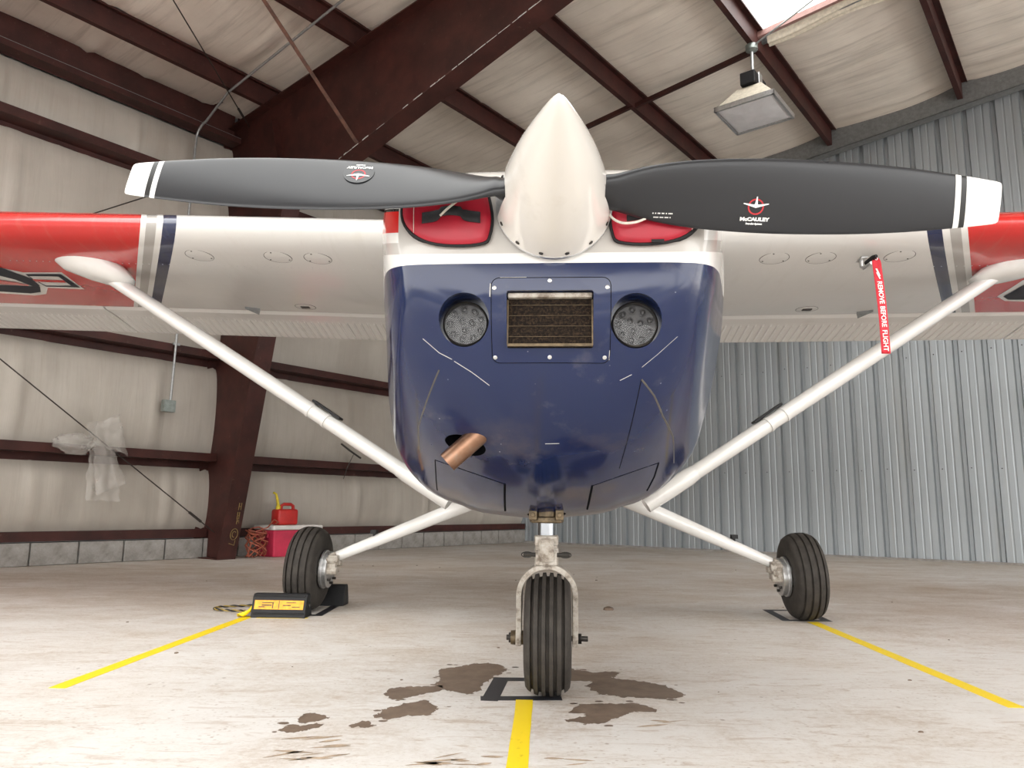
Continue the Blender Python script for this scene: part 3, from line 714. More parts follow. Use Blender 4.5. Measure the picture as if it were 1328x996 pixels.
WING_MARKS_L = [   # (outline, colour, thickness) under the port wing: a barred marking edged in white
    ([(-3.10, 1.30), (-2.896, 1.482), (-2.663, 1.464), (-2.727, 1.771), (-2.946, 1.761), (-3.048, 1.894), (-3.151, 1.936), (-3.40, 1.90), (-3.62, 1.70), (-3.60, 1.42), (-3.35, 1.25)], 'white', .002),
    ([(-2.969, 1.402), (-2.918, 1.588), (-2.963, 1.718), (-3.010, 1.752), (-3.035, 1.611), (-3.079, 1.547), (-3.30, 1.46), (-3.22, 1.34), (-3.08, 1.34)], 'decalnavy', .004),
    ([(-3.25, 1.725), (-3.048, 1.725), (-2.974, 1.733), (-3.049, 1.847), (-3.140, 1.887), (-3.35, 1.855), (-3.52, 1.70), (-3.45, 1.66)], 'decalnavy', .004),
    ([(-2.901, 1.507), (-2.685, 1.490), (-2.726, 1.726), (-2.934, 1.730), (-2.917, 1.574)], 'decalnavy', .004),
    ([(-2.897, 1.533), (-2.722, 1.526), (-2.755, 1.685), (-2.912, 1.698), (-2.908, 1.587)], 'white', .006),
    ([(-2.916, 1.581), (-2.731, 1.586), (-2.745, 1.628), (-2.923, 1.629)], 'red', .008),
    ([(-3.133, 1.619), (-3.011, 1.692), (-3.037, 1.717), (-3.30, 1.69), (-3.30, 1.63)], 'red', .006)]
WING_MARKS_R = [
    ([(2.442, 1.803), (2.417, 1.522), (2.62, 1.47), (2.95, 1.52), (2.98, 1.88), (2.648, 1.919), (2.535, 1.898)], 'white', .002),
    ([(2.476, 1.805), (2.462, 1.599), (2.64, 1.51), (2.92, 1.55), (2.95, 1.85), (2.620, 1.872), (2.535, 1.867)], 'decalnavy', .004),
    ([(2.60, 1.75), (2.66, 1.64), (2.90, 1.62), (2.90, 1.78)], 'white', .006)]
STRUT = {-1: ((-.583, 1.40, .627), (-2.40, 1.40, 1.770)), 1: ((.554, 1.40, .623), (2.27, 1.40, 1.752))}
# ================================================================== the airplane (local axes: x across, y aft, z up; origin at the nose wheel)
AP = empty('airplane', APOS, AROT)
tag(AP, 'high-wing single-engine airplane in red, white and navy, nose towards the viewer', 'airplane')
CX = .021
# ---- cowling
FT = [(0, 0.0), (.006, .16), (.018, .35), (.052, .585), (.12, .742), (.165, .805), (.21, .853), (.334, .910), (.476, .949), (.604, .98), (.735, 1), (.82, 1.0), (.875, .985), (.925, .945), (.96, .87), (.985, .72), (.997, .45), (1.0, .0)]
def fprof(t):
    for (t0, f0), (t1, f1) in zip(FT, FT[1:]):
        if t <= t1: return f0 + (f1 - f0) * (t - t0) / (t1 - t0)
    return 0
STN = [  # y, half width, bottom z, top z
    (-.712, .326, 1.000, 1.285), (-.706, .350, .970, 1.305), (-.695, .368, .942, 1.322), (-.675, .385, .905, 1.338), (-.65, .398, .862, 1.352), (-.615, .409, .812, 1.367),
    (-.56, .424, .756, 1.385), (-.48, .442, .698, 1.408), (-.38, .464, .645, 1.433), (-.26, .491, .598, 1.460), (-.13, .520, .555, 1.490), (-.02, .545, .528, 1.515), (.12, .560, .514, 1.545), (.25, .566, .512, 1.57), (.34, .567, .512, 1.585)]
NJ = 96
def section(w, zb, zt):
    pts = []
    half = NJ // 2
    for j in range(half + 1):     # up the right side
        q = .5 - .5 * cos(pi * j / half)
        t = q
        # slide samples so that the rounded corners keep enough points
        pts.append((fprof_s(t) * w, zb + (zt - zb) * t))
    right = [(CX + x, z) for x, z in pts]
    left = [(CX - x, z) for x, z in pts[1:-1]][::-1]
    return right + left
# smooth the profile with a monotone resample
_S = 400
_tab = [fprof(i / _S) for i in range(_S + 1)]
def fprof_s(t):
    if t <= .03 or t >= .985: return fprof(t)
    k = 0; acc = 0; h = min(.03, t, 1 - t)
    for d in (-1, -.5, 0, .5, 1): acc += fprof(t + d * h); k += 1
    return acc / k
def cr(P, k):
    """Catmull-Rom through the station table so the nose has no facets"""
    out = []
    for i in range(len(P) - 1):
        p0, p1, p2, p3 = P[max(i - 1, 0)], P[i], P[i + 1], P[min(i + 2, len(P) - 1)]
        for s in range(k):
            t = s / k
            out.append(tuple(.5 * ((2 * b) + (c - a) * t + (2 * a - 5 * b + 4 * c - d) * t * t + (3 * b - a - 3 * c + d) * t ** 3) for a, b, c, d in zip(p0, p1, p2, p3)))
    return out + [P[-1]]
rings = []
w0, zb0, zt0 = STN[0][1:]
for sc, dy in ((.02, -.0075), (.3, -.0075), (.6, -.0068), (.82, -.0055), (.93, -.003)):   # gently domed nose face
    zm = (zb0 + zt0) / 2
    rings.append([(CX + (x - CX) * sc - .034 * max(0, 1.08 - z) / .5 * sc, STN[0][0] + dy, zm + (z - zm) * sc) for x, z in section(w0, zb0, zt0)])
for (y, w, zb, zt) in cr(STN, 3):
    rings.append([(x - .034 * max(0, 1.08 - z) / .5, y, z) for x, z in section(w, zb, zt)])
mb = MB(); mb.loft(rings)
COWL = mb.build('cowling', MT['cowl'], AP, smooth=True, sharp=32)
def bvh_of(o):
    bm = bmesh.new(); bm.from_mesh(o.data); t = BVHTree.FromBMesh(bm); bm.free(); return t
COWL_BVH = bvh_of(COWL)
def on_cowl(x, z, off=0.0):
    """nearest cowling skin point met when looking aft along y at (x, z)"""
    h = COWL_BVH.ray_cast(Vector((x, -2, z)), Vector((0, 1, 0)))
    if h[0] is None: return None, None
    n = h[1] if h[1].y < 0 else -h[1]
    return h[0] + n * off, n
def cutter(m, mt):
    return m.build('cutter', mt, AP)
def rrect(x0, x1, z0, z1, y, r, n=5):
    out = []
    for cx, cz, a0 in ((x1 - r, z1 - r, 0), (x0 + r, z1 - r, 90), (x0 + r, z0 + r, 180), (x1 - r, z0 + r, 270)):
        for k in range(n + 1):
            a = radians(a0 + 90 * k / n); out.append((cx + r * cos(a), y, cz + r * sin(a)))
    return out
def plug_outline(s, y, grow=0.0):
    """engine inlet outline, wider towards the flank (s = -1 left, 1 right)"""
    pts = [(.138, 1.160), (.150, 1.142), (.20, 1.136), (.26, 1.140), (.305, 1.156), (.336, 1.186), (.345, 1.222), (.338, 1.258), (.318, 1.276), (.25, 1.281), (.18, 1.279), (.150, 1.268), (.140, 1.245), (.133, 1.20)]
    c = Vector((.245, 1.21))
    dense = []
    n = len(pts)
    for i in range(n):
        p0, p1, p2, p3 = (Vector(pts[(i + k) % n]) for k in (-1, 0, 1, 2))
        for q in (0, .34, .67):
            dense.append(.5 * (2 * p1 + (p2 - p0) * q + (2 * p0 - 5 * p1 + 4 * p2 - p3) * q * q + (3 * p1 - p0 - 3 * p2 + p3) * q ** 3))
    return [(.025 + s * (c.x + (p.x - c.x) * (1 + grow)), y, c.y + (p.y - c.y) * (1 + grow)) for p in dense]
LZ, LXL, LXR = 1.0, -.185, .185     # landing lights, tuned below
LIGHTS = [(-.1735, .970), (.2175, .967)]
cuts = []
for s in (-1, 1):
    m = MB(); m.prism(plug_outline(s, -.80), (0, .25, 0)); cuts.append(cutter(m, MT['seam']))
for lx, lz in LIGHTS:
    m = MB(); m.lathe([(.0585, -.9), (.0585, -.640)], (lx, 0, lz + .002), 'Y', 40); cuts.append(cutter(m, MT['navy']))
IX0, IX1, IZ0, IZ1 = -.075, .121, .909, 1.034
m = MB(); m.prism(rrect(IX0, IX1, IZ0, IZ1, -.80, .006), (0, .13, 0)); cuts.append(cutter(m, MT['navy']))
EXC, EXN = on_cowl(EX[0], EX[1]); EXR = EXN.to_track_quat('Z', 'Y').to_matrix()
m = MB(); m.lathe([(.054, -.07), (.054, .05)], (0, 0, 0), 'Z', 32, M=Matrix.Rotation(-.55, 3, 'Z') @ Matrix.Diagonal((1.0, .80, 1)))
m.v = [tuple(EXC + EXR @ Vector(v)) for v in m.v]; cuts.append(cutter(m, MT['seam']))
m = MB(); m.lathe([(.060, .40), (.060, .585)], (.007, .0, 0), 'Z', 32); cuts.append(cutter(m, MT['seam']))
boolean_cut(COWL, cuts)

# ---- cooling intake, its panel and screws
IN = []
m = MB(); m.box(((IX0 + IX1) / 2, -.682, (IZ0 + IZ1) / 2), (IX1 - IX0 - .002, .012, IZ1 - IZ0 - .002)); FLT = m.build('air_filter', MT['filter'], AP)
m = MB()
for k in range(4): m.box(((IX0 + IX1) / 2, -.690, IZ0 + .024 + k * .0245), (IX1 - IX0 - .004, .002, .0007))
m.build('filter_wire', MT['brass'], FLT)
m = MB(); m.box(((IX0 + IX1) / 2, -.696, IZ1 - .0075), (IX1 - IX0 - .003, .018, .012)); m.build('filter_seal', MT['cast'], FLT, bevel=.003)
m = MB(); m.box(((IX0 + IX1) / 2, -.690, IZ0 + .004), (IX1 - IX0 - .003, .010, .006))
for s, x in ((-1, IX0 + .002), (1, IX1 - .002)): m.box((x, -.690, (IZ0 + IZ1) / 2 - .006), (.003, .010, IZ1 - IZ0 - .02))
m.build('filter_frame', MT['brass'], FLT)
def surf_line(name, pts, r, mt, parent=AP, off=.0002, step=.012, flat=True):
    P = []
    for (x0, z0), (x1, z1) in zip(pts, pts[1:]):
        n = max(1, int(sqrt((x1 - x0) ** 2 + (z1 - z0) ** 2) / step))
        for k in range(n): P.append((x0 + (x1 - x0) * k / n, z0 + (z1 - z0) * k / n))
    P.append(pts[-1])
    Q = [on_cowl(x, z, off)[0] for x, z in P]; Q = [q for q in Q if q is not None]
    if len(Q) < 2: return None
    m = MB(); m.tube(Q, r, 6); return m.build(name, MT[mt], parent, smooth=True)
# ---- paint scars, oil runs and panel gaps on the cowling
PANEL = rrect(-.110, .160, .878, 1.063, 0, .018)
surf_line('panel_gap', [(p[0], p[2]) for p in PANEL] + [(PANEL[0][0], PANEL[0][2])], .0008, 'seam')
for k, (x, z) in enumerate([(-.103, 1.040), (.0225, 1.056), (.152, 1.040), (-.103, .890), (.0225, .890), (.148, .890)]):
    p, n = on_cowl(x, z)
    m = MB(); R_ = n.to_track_quat('Z', 'Y').to_matrix()
    m.lathe([(.0048, -.002), (.0048, .0008), (.0038, .0014), (.0018, .0014), (.0016, .0002)], p, 'Z', 14, M=R_)
    m.build('screw', MT['alu'], AP, smooth=True)
for nm, pts, r, mt in PAINT_LINES:
    surf_line(nm, pts, r, mt, off=-.0021 if nm == 'oil_run' else .0001)

# ---- landing lights
for k, (lx, lz) in enumerate(LIGHTS):
    L = MB(); L.lathe([(.0535, -.640), (.0535, -.664), (.050, -.668), (.0485, -.664), (.0485, -.650)], (lx, 0, lz), 'Y', 36, cap=False)
    ring = L.build('landing_light', MT['darkmetal'], AP, smooth=True)
    m = MB(); m.lathe([(.049, -.650), (.049, -.6485)], (lx, 0, lz), 'Y', 32); m.build('reflector', MT['led'], ring)
    m = MB()
    for n_, rr in ((3, .014), (9, .036)):
        for i in range(n_):
            a = 2 * pi * i / n_ + .3; c = (lx + rr * cos(a), 0, lz + rr * sin(a))
            m.lathe([(.0085, -.6505), (.0095, -.655), (.0065, -.656), (.003, -.652)], c, 'Y', 12)
    m.build('led_cups', MT['led'], ring, smooth=True)
    m = MB(); m.lathe([(.0015, -.6672), (.02, -.6668), (.049, -.6650), (.049, -.6620), (.0015, -.6632)], (lx, 0, lz), 'Y', 32); m.build('lens', MT['lens'], ring, smooth=True)

# ---- exhaust stack poking out of its oval hole
EXB = on_cowl(-.172, .715)[0]; d = Vector((-.72, -.06, -.66)).normalized(); p0 = EXB - d * .05; p1 = EXB + d * .085
m = MB(); rings = []
u = d.cross(Vector((0, 0, 1))).normalized(); w_ = u.cross(d)
for (q, r) in ((p0, .0265), (p1, .0265), (p1, .0245), (p1 - d * .10, .0245)):
    rings.append([q + u * (r * cos(2 * pi * k / 24)) + w_ * (r * sin(2 * pi * k / 24)) for k in range(24)])
m.loft(rings, False, True); m.build('exhaust_pipe', MT['exhaust'], AP, smooth=True)

# ---- spinner
HUB = Vector((.0335, -.795, 1.2375))
NU = radians(3.0); YW = radians(1.5)        # nose-up
SM = Matrix.Rotation(YW, 4, 'Z') @ Matrix.Rotation(-NU, 4, 'X')
def sp(r, h, a):
    v = Vector((r * sin(a), -h, r * cos(a))); return HUB + (SM @ v)
prof_s = [(.0015, .357), (.006, .354), (.013, .343), (.025, .315), (.042, .270), (.060, .220), (.078, .165), (.094, .110), (.108, .055), (.1205, .005), (.130, -.045), (.133, -.060)]
prof_s = cr(prof_s, 3)
NS = 64; rings = []
def notch(a, h):
    """cut-outs in the spinner rim where the blades leave it"""
    return 0
m = MB()
for r, h in prof_s: rings.append([sp(r, h, 2 * pi * k / NS) for k in range(NS)])
m.loft(rings, True, False)
SPN = m.build('spinner', MT['spinner'], AP, smooth=True, sharp=50)
m = MB(); m.lathe([(.1335, 0), (.1335, .010), (.10, .012)], (0, 0, 0), 'Y', 48)
m.v = [tuple(HUB + SM @ (Vector(v) + Vector((0, .060, 0)))) for v in m.v]; m.build('spinner_backplate', MT['alu'], AP, smooth=True)
m = MB(); m.lathe([(.06, .06), (.06, .16)], (0, 0, 0), 'Y', 24); m.v = [tuple(HUB + SM @ Vector(v)) for v in m.v]; m.build('crankshaft_flange', MT['darkmetal'], AP)
cut = []
for s_ in (-1, 1):
    m = MB(); out = [HUB + SM @ Vector((s_ * .1065, p[0], p[2])) for p in rrect(-.055, .09, -.034, .070, 0, .012)]
    m.prism(out, (s_ * .1, 0, 0)); cut.append(cutter(m, MT['seam']))
SPN.modifiers.new('wall', 'SOLIDIFY').thickness = .004
SPN.modifiers['wall'].offset = -1
boolean_cut(SPN, cut)
for k in range(14):
    a = 2 * pi * (k + .5) / 14
    if abs(cos(a)) < .25: continue
    c = sp(.1312, -.047, a); nrm = (c - (HUB + SM @ Vector((0, .047, 0)))).normalized()
    R_ = nrm.to_track_quat('Z', 'Y').to_matrix(); q = MB(); q.lathe([(.0052, -.001), (.0052, .0012), (.004, .002), (.0016, .002), (.0014, .0008)], c, 'Z', 10, M=R_)
    q.build('screw', MT['darkmetal'], SPN, smooth=True)
c = sp(.0165, .334, 0); q = MB(); q.lathe([(.004, 0), (.004, .001), (.002, .001)], c, 'Z', 10, M=Vector((0, -.9, .4)).to_track_quat('Z', 'Y').to_matrix()); q.build('screw', MT['alu'], SPN, smooth=True)

# ---- propeller blades: twisted airfoil sections along x
BT = [  # radius, chord, thickness ratio, pitch from the disc (deg), centre offset in z
    (.060, .078, .80, 60, 0), (.105, .080, .62, 55, 0), (.140, .090, .40, 47, .000), (.175, .106, .27, 40, .000), (.22, .124, .19, 35, .000), (.28, .140, .145, 30.5, 0),
    (.36, .152, .115, 27, 0), (.46, .158, .098, 24, 0), (.56, .156, .09, 21.5, 0), (.66, .149, .085, 19.5, 0), (.76, .135, .08, 18, 0), (.86, .113, .078, 16.8, 0), (.92, .097, .075, 16.2, 0), (.951, .086, .072, 16, 0), (.956, .070, .05, 16, 0)]
TILT = radians(1.9); YM = Matrix.Rotation(YW, 3, 'Z')
def blade_ring(r, ch, th, pit, off, sgn, n=28):
    a = radians(pit); out = []
    for k in range(n):
        t = 2 * pi * k / n
        xc = .5 * cos(t)                                  # along the chord
        yt = .5 * th * sin(t) * (sqrt(max(0, 1 - (2 * xc) ** 4)) if th < .5 else 1) * (1.0 if sin(t) > 0 else .45)
        if th >= .5: yt = .5 * th * sin(t)
        else: yt = .5 * th * sin(t) * (1.25 if sin(t) > 0 else .5)
        c_, f_ = xc * ch, yt * ch                          # chordwise, and forward (cambered face ahead)
        z = c_ * cos(a) * sgn + f_ * sin(a) * sgn * -1
        y = -(c_ * sin(a)) - f_ * cos(a)
        # starboard-seen blade: top edge leans forward; opposite blade mirrored by half a turn
        p = Vector((r * sgn, y, z))
        x_ = p.x * cos(TILT) + p.z * sin(TILT); z_ = -p.x * sin(TILT) + p.z * cos(TILT)
        out.append(HUB + YM @ Vector((x_, y, z_)))
    return out
BL_OBJ = []
for sgn in (1, -1):
    m = MB(); m.loft([blade_ring(*row, sgn) for row in cr(BT, 3)])
    BL_OBJ.append(m.build('propeller_blade', MT['blade'], AP, smooth=True, sharp=60))
def blade_frame(r, sgn, along=0.0):
    """matrix of a plane lying on the viewer's face of the blade at radius r; 'along' shifts towards the upper edge"""
    rows = [q for q in BT]
    for q0, q1 in zip(rows, rows[1:]):
        if q0[0] <= r <= q1[0]:
            t = (r - q0[0]) / (q1[0] - q0[0]); ch, th, pit = (q0[i] + (q1[i] - q0[i]) * t for i in (1, 2, 3)); break
    a = radians(pit)
    up = Vector((0, -sin(a) * sgn, cos(a)))                # chord direction, towards the top edge
    ri = Vector((1, 0, 0)); T_ = YM @ Matrix.Rotation(TILT, 3, 'Y')
    nrm = Vector((0, -cos(a), -sin(a) * sgn))
    base = HUB + T_ @ Vector((r * sgn, 0, 0)) + (T_ @ up) * along
    return base, T_ @ ri, T_ @ up, T_ @ nrm, ch, th
def blade_decal(r, sgn, along, lift=.0012, flip=1):
    b_, ri, up, nr, ch, th = blade_frame(r, sgn, along)
    x = along / (ch / 2); fwd = .5 * th * ch * 1.25 * sqrt(max(0, 1 - x * x)) + lift
    b_ = b_ + nr * fwd
    # surface slopes with the camber; follow it
    sl = -(.5 * th * ch * 1.25) * x / max(.2, sqrt(max(.04, 1 - x * x))) / (ch / 2)
    up2 = (up + nr * sl).normalized(); nr2 = ri.cross(up2)
    if nr2.dot(nr) < 0: nr2 = -nr2
    M_ = Matrix.Identity(4)
    for i in range(3): M_[i][0], M_[i][1], M_[i][2], M_[i][3] = ri[i] * flip, up2[i] * flip, nr2[i], b_[i]
    return M_
def flat(M_, pts, mt, name, parent, z=0.0, t=.0003):
    m = MB(); m.prism([M_ @ Vector((x, y, z)) for x, y in pts], (M_.to_3x3() @ Vector((0, 0, t)))); return m.build(name, MT[mt], parent)
def circ(r, n=32, cx=0, cy=0, a0=0, a1=2 * pi): return [(cx + r * cos(a0 + (a1 - a0) * k / n), cy + r * sin(a0 + (a1 - a0) * k / n)) for k in range(n)]
def maker_logo(M_, s, parent):
    """winged emblem: red ring with a small white airplane"""
    m = MB()
    n = 36; ro, ri_ = .024 * s, .0195 * s
    for k in range(n):
        a0, a1 = 2 * pi * k / n, 2 * pi * (k + 1) / n
        m.add([M_ @ Vector((r * cos(a), r * sin(a), .0001)) for r, a in ((ri_, a0), (ro, a0), (ro, a1), (ri_, a1))], [(0, 1, 2, 3)])
    m.build('red_ring', MT['redprint'], parent)
    flat(M_, [(x * s, y * s) for x, y in ((-.038, .008), (-.037, .0105), (-.008, .0065), (-.0035, .008), (0, .030), (.0025, .030), (.0045, .008), (.008, .0065), (.037, .0105), (.038, .008), (.008, -.001), (0, -.0035), (-.008, -.001))], 'lettering', 'airplane_mark', parent, .0003)
TR = Matrix.Translation
rb_, lb_ = BL_OBJ
def print_on_blade(r, sgn, along, body, size, parent, flip=1, sx=1.0, bold=.0004):
    return text_mesh('lettering', body, size, blade_decal(r, sgn, along, .0014, flip), MT['lettering'], parent, .0002, bold, sx)
maker_logo(blade_decal(.437, 1, -.022), .72, rb_)
print_on_blade(.437, 1, -.049, 'McCAULEY', .0102, rb_, sx=1.25, bold=.0006)
print_on_blade(.437, 1, -.0585, 'Propeller Systems', .0048, rb_, sx=1.0)
for i, (tx, dz) in enumerate((('USE OF BLADE', .008), ('PADDLES ONLY', -.001), ('ON THIS PROP', -.010))): pass
print_on_blade(.238, 1, -.041, '• • •• •• • •••', .010, rb_, sx=.9); print_on_blade(.238, 1, -.050, '•••• ••• ••• •', .009, rb_, sx=.9)
# upside-down round sticker on the other blade
M_ = blade_decal(.437, -1, .028, .0012, -1)
flat(M_, circ(.0345), 'silver', 'sticker', lb_)
M2 = M_ @ TR((0, .006, .0006)); maker_logo(M2, .68, lb_)
text_mesh('lettering', 'McCAULEY', .0095, M_ @ TR((0, -.0175, .0008)), MT['lettering'], lb_, .0002, .0004, 1.25)
text_mesh('lettering', 'Propeller', .0052, M_ @ TR((0, -.026, .0008)), MT['lettering'], lb_, .0002, .0002, 1.1)

# ---- cabin and tail boom (behind the cowling)
CAB = [(.345, .545, .518, 1.58), (.75, .552, .525, 1.72), (1.05, .56, .535, 1.90), (1.4, .56, .535, 1.93), (1.9, .55, .55, 1.91), (2.5, .50, .60, 1.80), (3.2, .40, .74, 1.56), (4.4, .25, .92, 1.36), (5.6, .12, 1.06, 1.26)]
rings = []
FTC = [(0, 0), (.008, .36), (.02, .60), (.05, .80), (.08, .88), (.13, .94), (.2, .98), (.3, 1.0), (.82, 1.0), (.9, .97), (.96, .87), (.99, .66), (1.0, 0)]
def cab_section(w, zb, zt, k):
    half = NJ // 2; pts = []
    for j in range(half + 1):
        t = .5 - .5 * cos(pi * j / half)
        for (t0, f0), (t1, f1) in zip(FTC, FTC[1:]):
            if t <= t1 + 1e-9: f = f0 + (f1 - f0) * (t - t0) / (t1 - t0); break
        f = f * k + fprof_s(t) * (1 - k); pts.append((f * w, zb + (zt - zb) * t))
    return [(CX + x, z) for x, z in pts] + [(CX - x, z) for x, z in pts[1:-1]][::-1]
for (y, w, zb, zt) in cr(CAB, 3): rings.append([(x, y, z) for x, z in cab_section(w, zb, zt, min(1, max(0, (y - .6) / .6)))])
m = MB(); m.loft(rings); FUS = m.build('fuselage', MT['white'], AP, smooth=True, sharp=40)
m = MB()
def ws(u, v):
    y = .36 + .66 * v; t = .5 + .5 * (u - .5) * 1.5
    w = .50; x = CX + w * (2 * u - 1); z = 1.60 + .30 * v ** .9 - .10 * (abs(2 * u - 1)) ** 3 + .012
    return (x, y - .12 * (1 - abs(2 * u - 1) ** 2) * (1 - v), z)
m.grid(ws, 16, 8); m.build('windshield', MT['glass'], AP, smooth=True)
for sgn in (-1, 1):
    for y0, y1, z0, z1 in ((1.02, 1.72, 1.32, 1.74), (1.80, 2.35, 1.36, 1.68)):
        xw = CX + sgn * (.560 if y0 < 1.5 else .545)
        m = MB(); m.prism([(xw - sgn * .02, p[0], p[2]) for p in rrect(y0, y1, z0, z1, 0, .05)], (sgn * .026, 0, 0)); m.build('side_window', MT['glass'], AP, bevel=.002)
m = MB(); m.prism([(CX - .02, 4.9, 1.30), (CX - .02, 5.75, 1.22), (CX - .02, 5.95, 2.45), (CX - .02, 5.5, 2.5)], (.04, 0, 0)); m.build('tail_fin', MT['white'], AP, bevel=.015)
m = MB(); m.prism([(CX - .5, 5.0, 1.17), (CX + .5, 5.0, 1.17), (CX + .5, 5.85, 1.17), (CX - .5, 5.85, 1.17)], (0, 0, .04)); m.build('tailplane', MT['white'], AP, bevel=.012)

# ---- wings
AF = [(1.0, .0), (.90, .022), (.74, .054), (.55, .083), (.38, .098), (.25, .097), (.15, .082), (.08, .062), (.035, .040), (.010, .020), (0, .0), (.008, -.016), (.028, -.029), (.06, -.038), (.12, -.043), (.25, -.043), (.45, -.036), (.74, -.020), (.90, -.008), (1.0, -.002)]
CH, YLE = 1.62, .95
def wing_z0(x): return (1.798 + .0345 * -x) if x < 0 else (1.806 + .0098 * x)
INC = radians(3.9)
def wing_ring(x, ch=CH, yl=YLE):
    z0 = wing_z0(x); out = []
    for c, t in AFD:
        if c > .742: continue
        out.append((x, yl + c * ch * cos(INC) + t * ch * sin(INC), z0 - c * ch * sin(INC) + t * ch))
    return out
AFD = []
for i in range(len(AF) - 1):
    p = [AF[max(i - 1, 0)], AF[i], AF[i + 1], AF[min(i + 2, len(AF) - 1)]]
    for s in (0, .5):
        AFD.append(tuple(.5 * (2 * b + (c - a) * s + (2 * a - 5 * b + 4 * c - d) * s * s + (3 * b - a - 3 * c + d) * s ** 3) for a, b, c, d in zip(*p)))
AFD.append(AF[-1])
def under(x, y, off=0.0):
    """point on the wing's lower skin"""
    c = (y - YLE) / (CH * cos(INC)); best = AF[10:]
    for (c0, t0), (c1, t1) in zip(best, best[1:]):
        if c0 <= c <= c1:
            t = t0 + (t1 - t0) * (c - c0) / (c1 - c0); break
    else: t = -.02
    return Vector((x, y, wing_z0(x) - c * CH * sin(INC) + t * CH - off))
WINGS = {}
for sgn, mk in ((-1, 'wingl'), (1, 'wingr')):
    xs = [.50, .62, .9, 1.3, 1.8, 2.3, 2.8, 3.4, 3.9, 4.5, 5.0, 5.35]
    rings = []
    for ax in xs:
        k = 1.0 if ax < 3.9 else 1 - (ax - 3.9) / 1.5 * .22
        rings.append(wing_ring(sgn * ax + CX, CH * k, YLE + (1 - k) * .3))
    m = MB(); m.loft(rings)
    W = WINGS[sgn] = m.build('wing', MT[mk], AP, smooth=True, sharp=30)
    # flap and aileron: corrugated skins drooping a little behind the wing
    for nm, x0, x1 in (('flap', .58, 2.86), ('aileron', 2.88, 5.2)):
        pit = .046; n = int((x1 - x0) / pit); m = MB()
        up_, lo_ = [], []
        pts = []
        for i in range(n + 1):
            for q in ((0, 0), (.30, 0), (.42, .0045), (.58, .0045), (.70, 0)):
                pts.append((x0 + (i + q[0]) * pit, q[1]))
        V = []; 
        for ax, b_ in pts:
            x = sgn * ax + CX; k = 1.0 if ax < 3.9 else 1 - (ax - 3.9) / 1.5 * .22
            z0 = wing_z0(x); y0 = YLE + (1 - k) * .3
            zh = z0 - .742 * CH * k * sin(INC); yh = y0 + .745 * CH * k
            dr = DROOP
            V.append([(x, yh, zh + .050 * k), (x, yh + .004, zh - .030 * k), (x, yh + .035, zh - .043 * k), (x, yh + .125 * k, zh - .052 * k), (x, yh + .150 * k, zh - .055 * k - b_ * .3), (x, yh + .165 * k, zh - .057 * k - b_), (x, yh + .395 * k, zh - dr * k - b_ * .6), (x, yh + .42 * k, zh - (dr + .004) * k), (x, yh + .42 * k, zh - (dr - .006) * k), (x, yh + .2 * k, zh + .012 * k)])
        m.loft([r for r in V]); m.build(nm, MT['white'], AP, smooth=False)
    # inspection covers
def disc_on_wing(x, y, r, name, mt, parent, thick=.0016, ring=True, hole=True):
    m = MB(); n = 28
    rr = [[under(x + q * r * cos(2 * pi * k / n), y + q * r * sin(2 * pi * k / n), h) for k in range(n)] for q, h in ((1.0, -.001), (1.0, thick), (.93, thick * 1.3), (.05, thick * 1.3))]
    m.loft(rr); o = m.build(name, mt, parent, smooth=True)
    q = MB()
    p = [under(x + 1.03 * r * cos(2 * pi * k / n), y + 1.03 * r * sin(2 * pi * k / n), .0004) for k in range(n + 1)]
    q.tube(p, .0016, 5); q.build('cover_gap', MT['darkmetal'], o)
    if hole:
        q = MB()
        for a in (.5, 2.6, 4.4):
            c = under(x + .85 * r * cos(a), y + .85 * r * sin(a), thick * 1.3); q.lathe([(.004, .001), (.004, -.0015)], c, 'Z', 8)
        tag(q.build('cover_screw', MT['darkmetal'], o), kind='stuff')
    return o
for sgn, L_ in ((-1, [(-1.748, 1.17), (-1.345, 1.165), (-1.145, 1.17)]), (1, [(1.069, 1.165), (1.287, 1.17), (1.649, 1.165)])):
    for x, y in L_: disc_on_wing(x, y, .066, 'inspection_cover', MT['wingl' if sgn < 0 else 'wingr'], WINGS[sgn])
    # fuel drain plate, tie-down ring and row of rivets along the spar
    x = 1.49 * sgn; o = disc_on_wing(x, 2.02, .060, 'drain_plate', MT['white'], WINGS[sgn], hole=False)
    m = MB(); c = under(x, 2.02, .004); m.box(c, (.05, .035, .006)); m.build('drain_slot', MT['darkmetal'], o)
    m = MB(); c = under(x + sgn * .33, 2.06, .012)
    m.prism([c + Vector((-.02 * sgn, .03, .01)), c + Vector((.06 * sgn, -.01, .012)), c + Vector((-.01 * sgn, .045, -.014))], (0, .004, -.012)); m.build('flap_fairing', MT['greysteel'], WINGS[sgn])
    m = MB()
    for k in range(62):
        c = under(sgn * (.66 + k * .036) + CX, 1.30, .0006); m.lathe([(.0042, .001), (.003, -.001)], c, 'Z', 6)
    tag(m.build('rivet', MT['alu'], WINGS[sgn]), kind='stuff')
    # wing-root vent at the leading edge
    m = MB(); m.box((sgn * .685 + CX, YLE + .02, wing_z0(sgn * .685) - .045), (.05, .03, .06)); v = m.build('root_vent', MT['white'], WINGS[sgn], bevel=.006)
    m = MB(); m.box((sgn * .685 + CX, YLE + .004, wing_z0(sgn * .685) - .045), (.022, .012, .034)); m.build('vent_hole', MT['seam'], v)

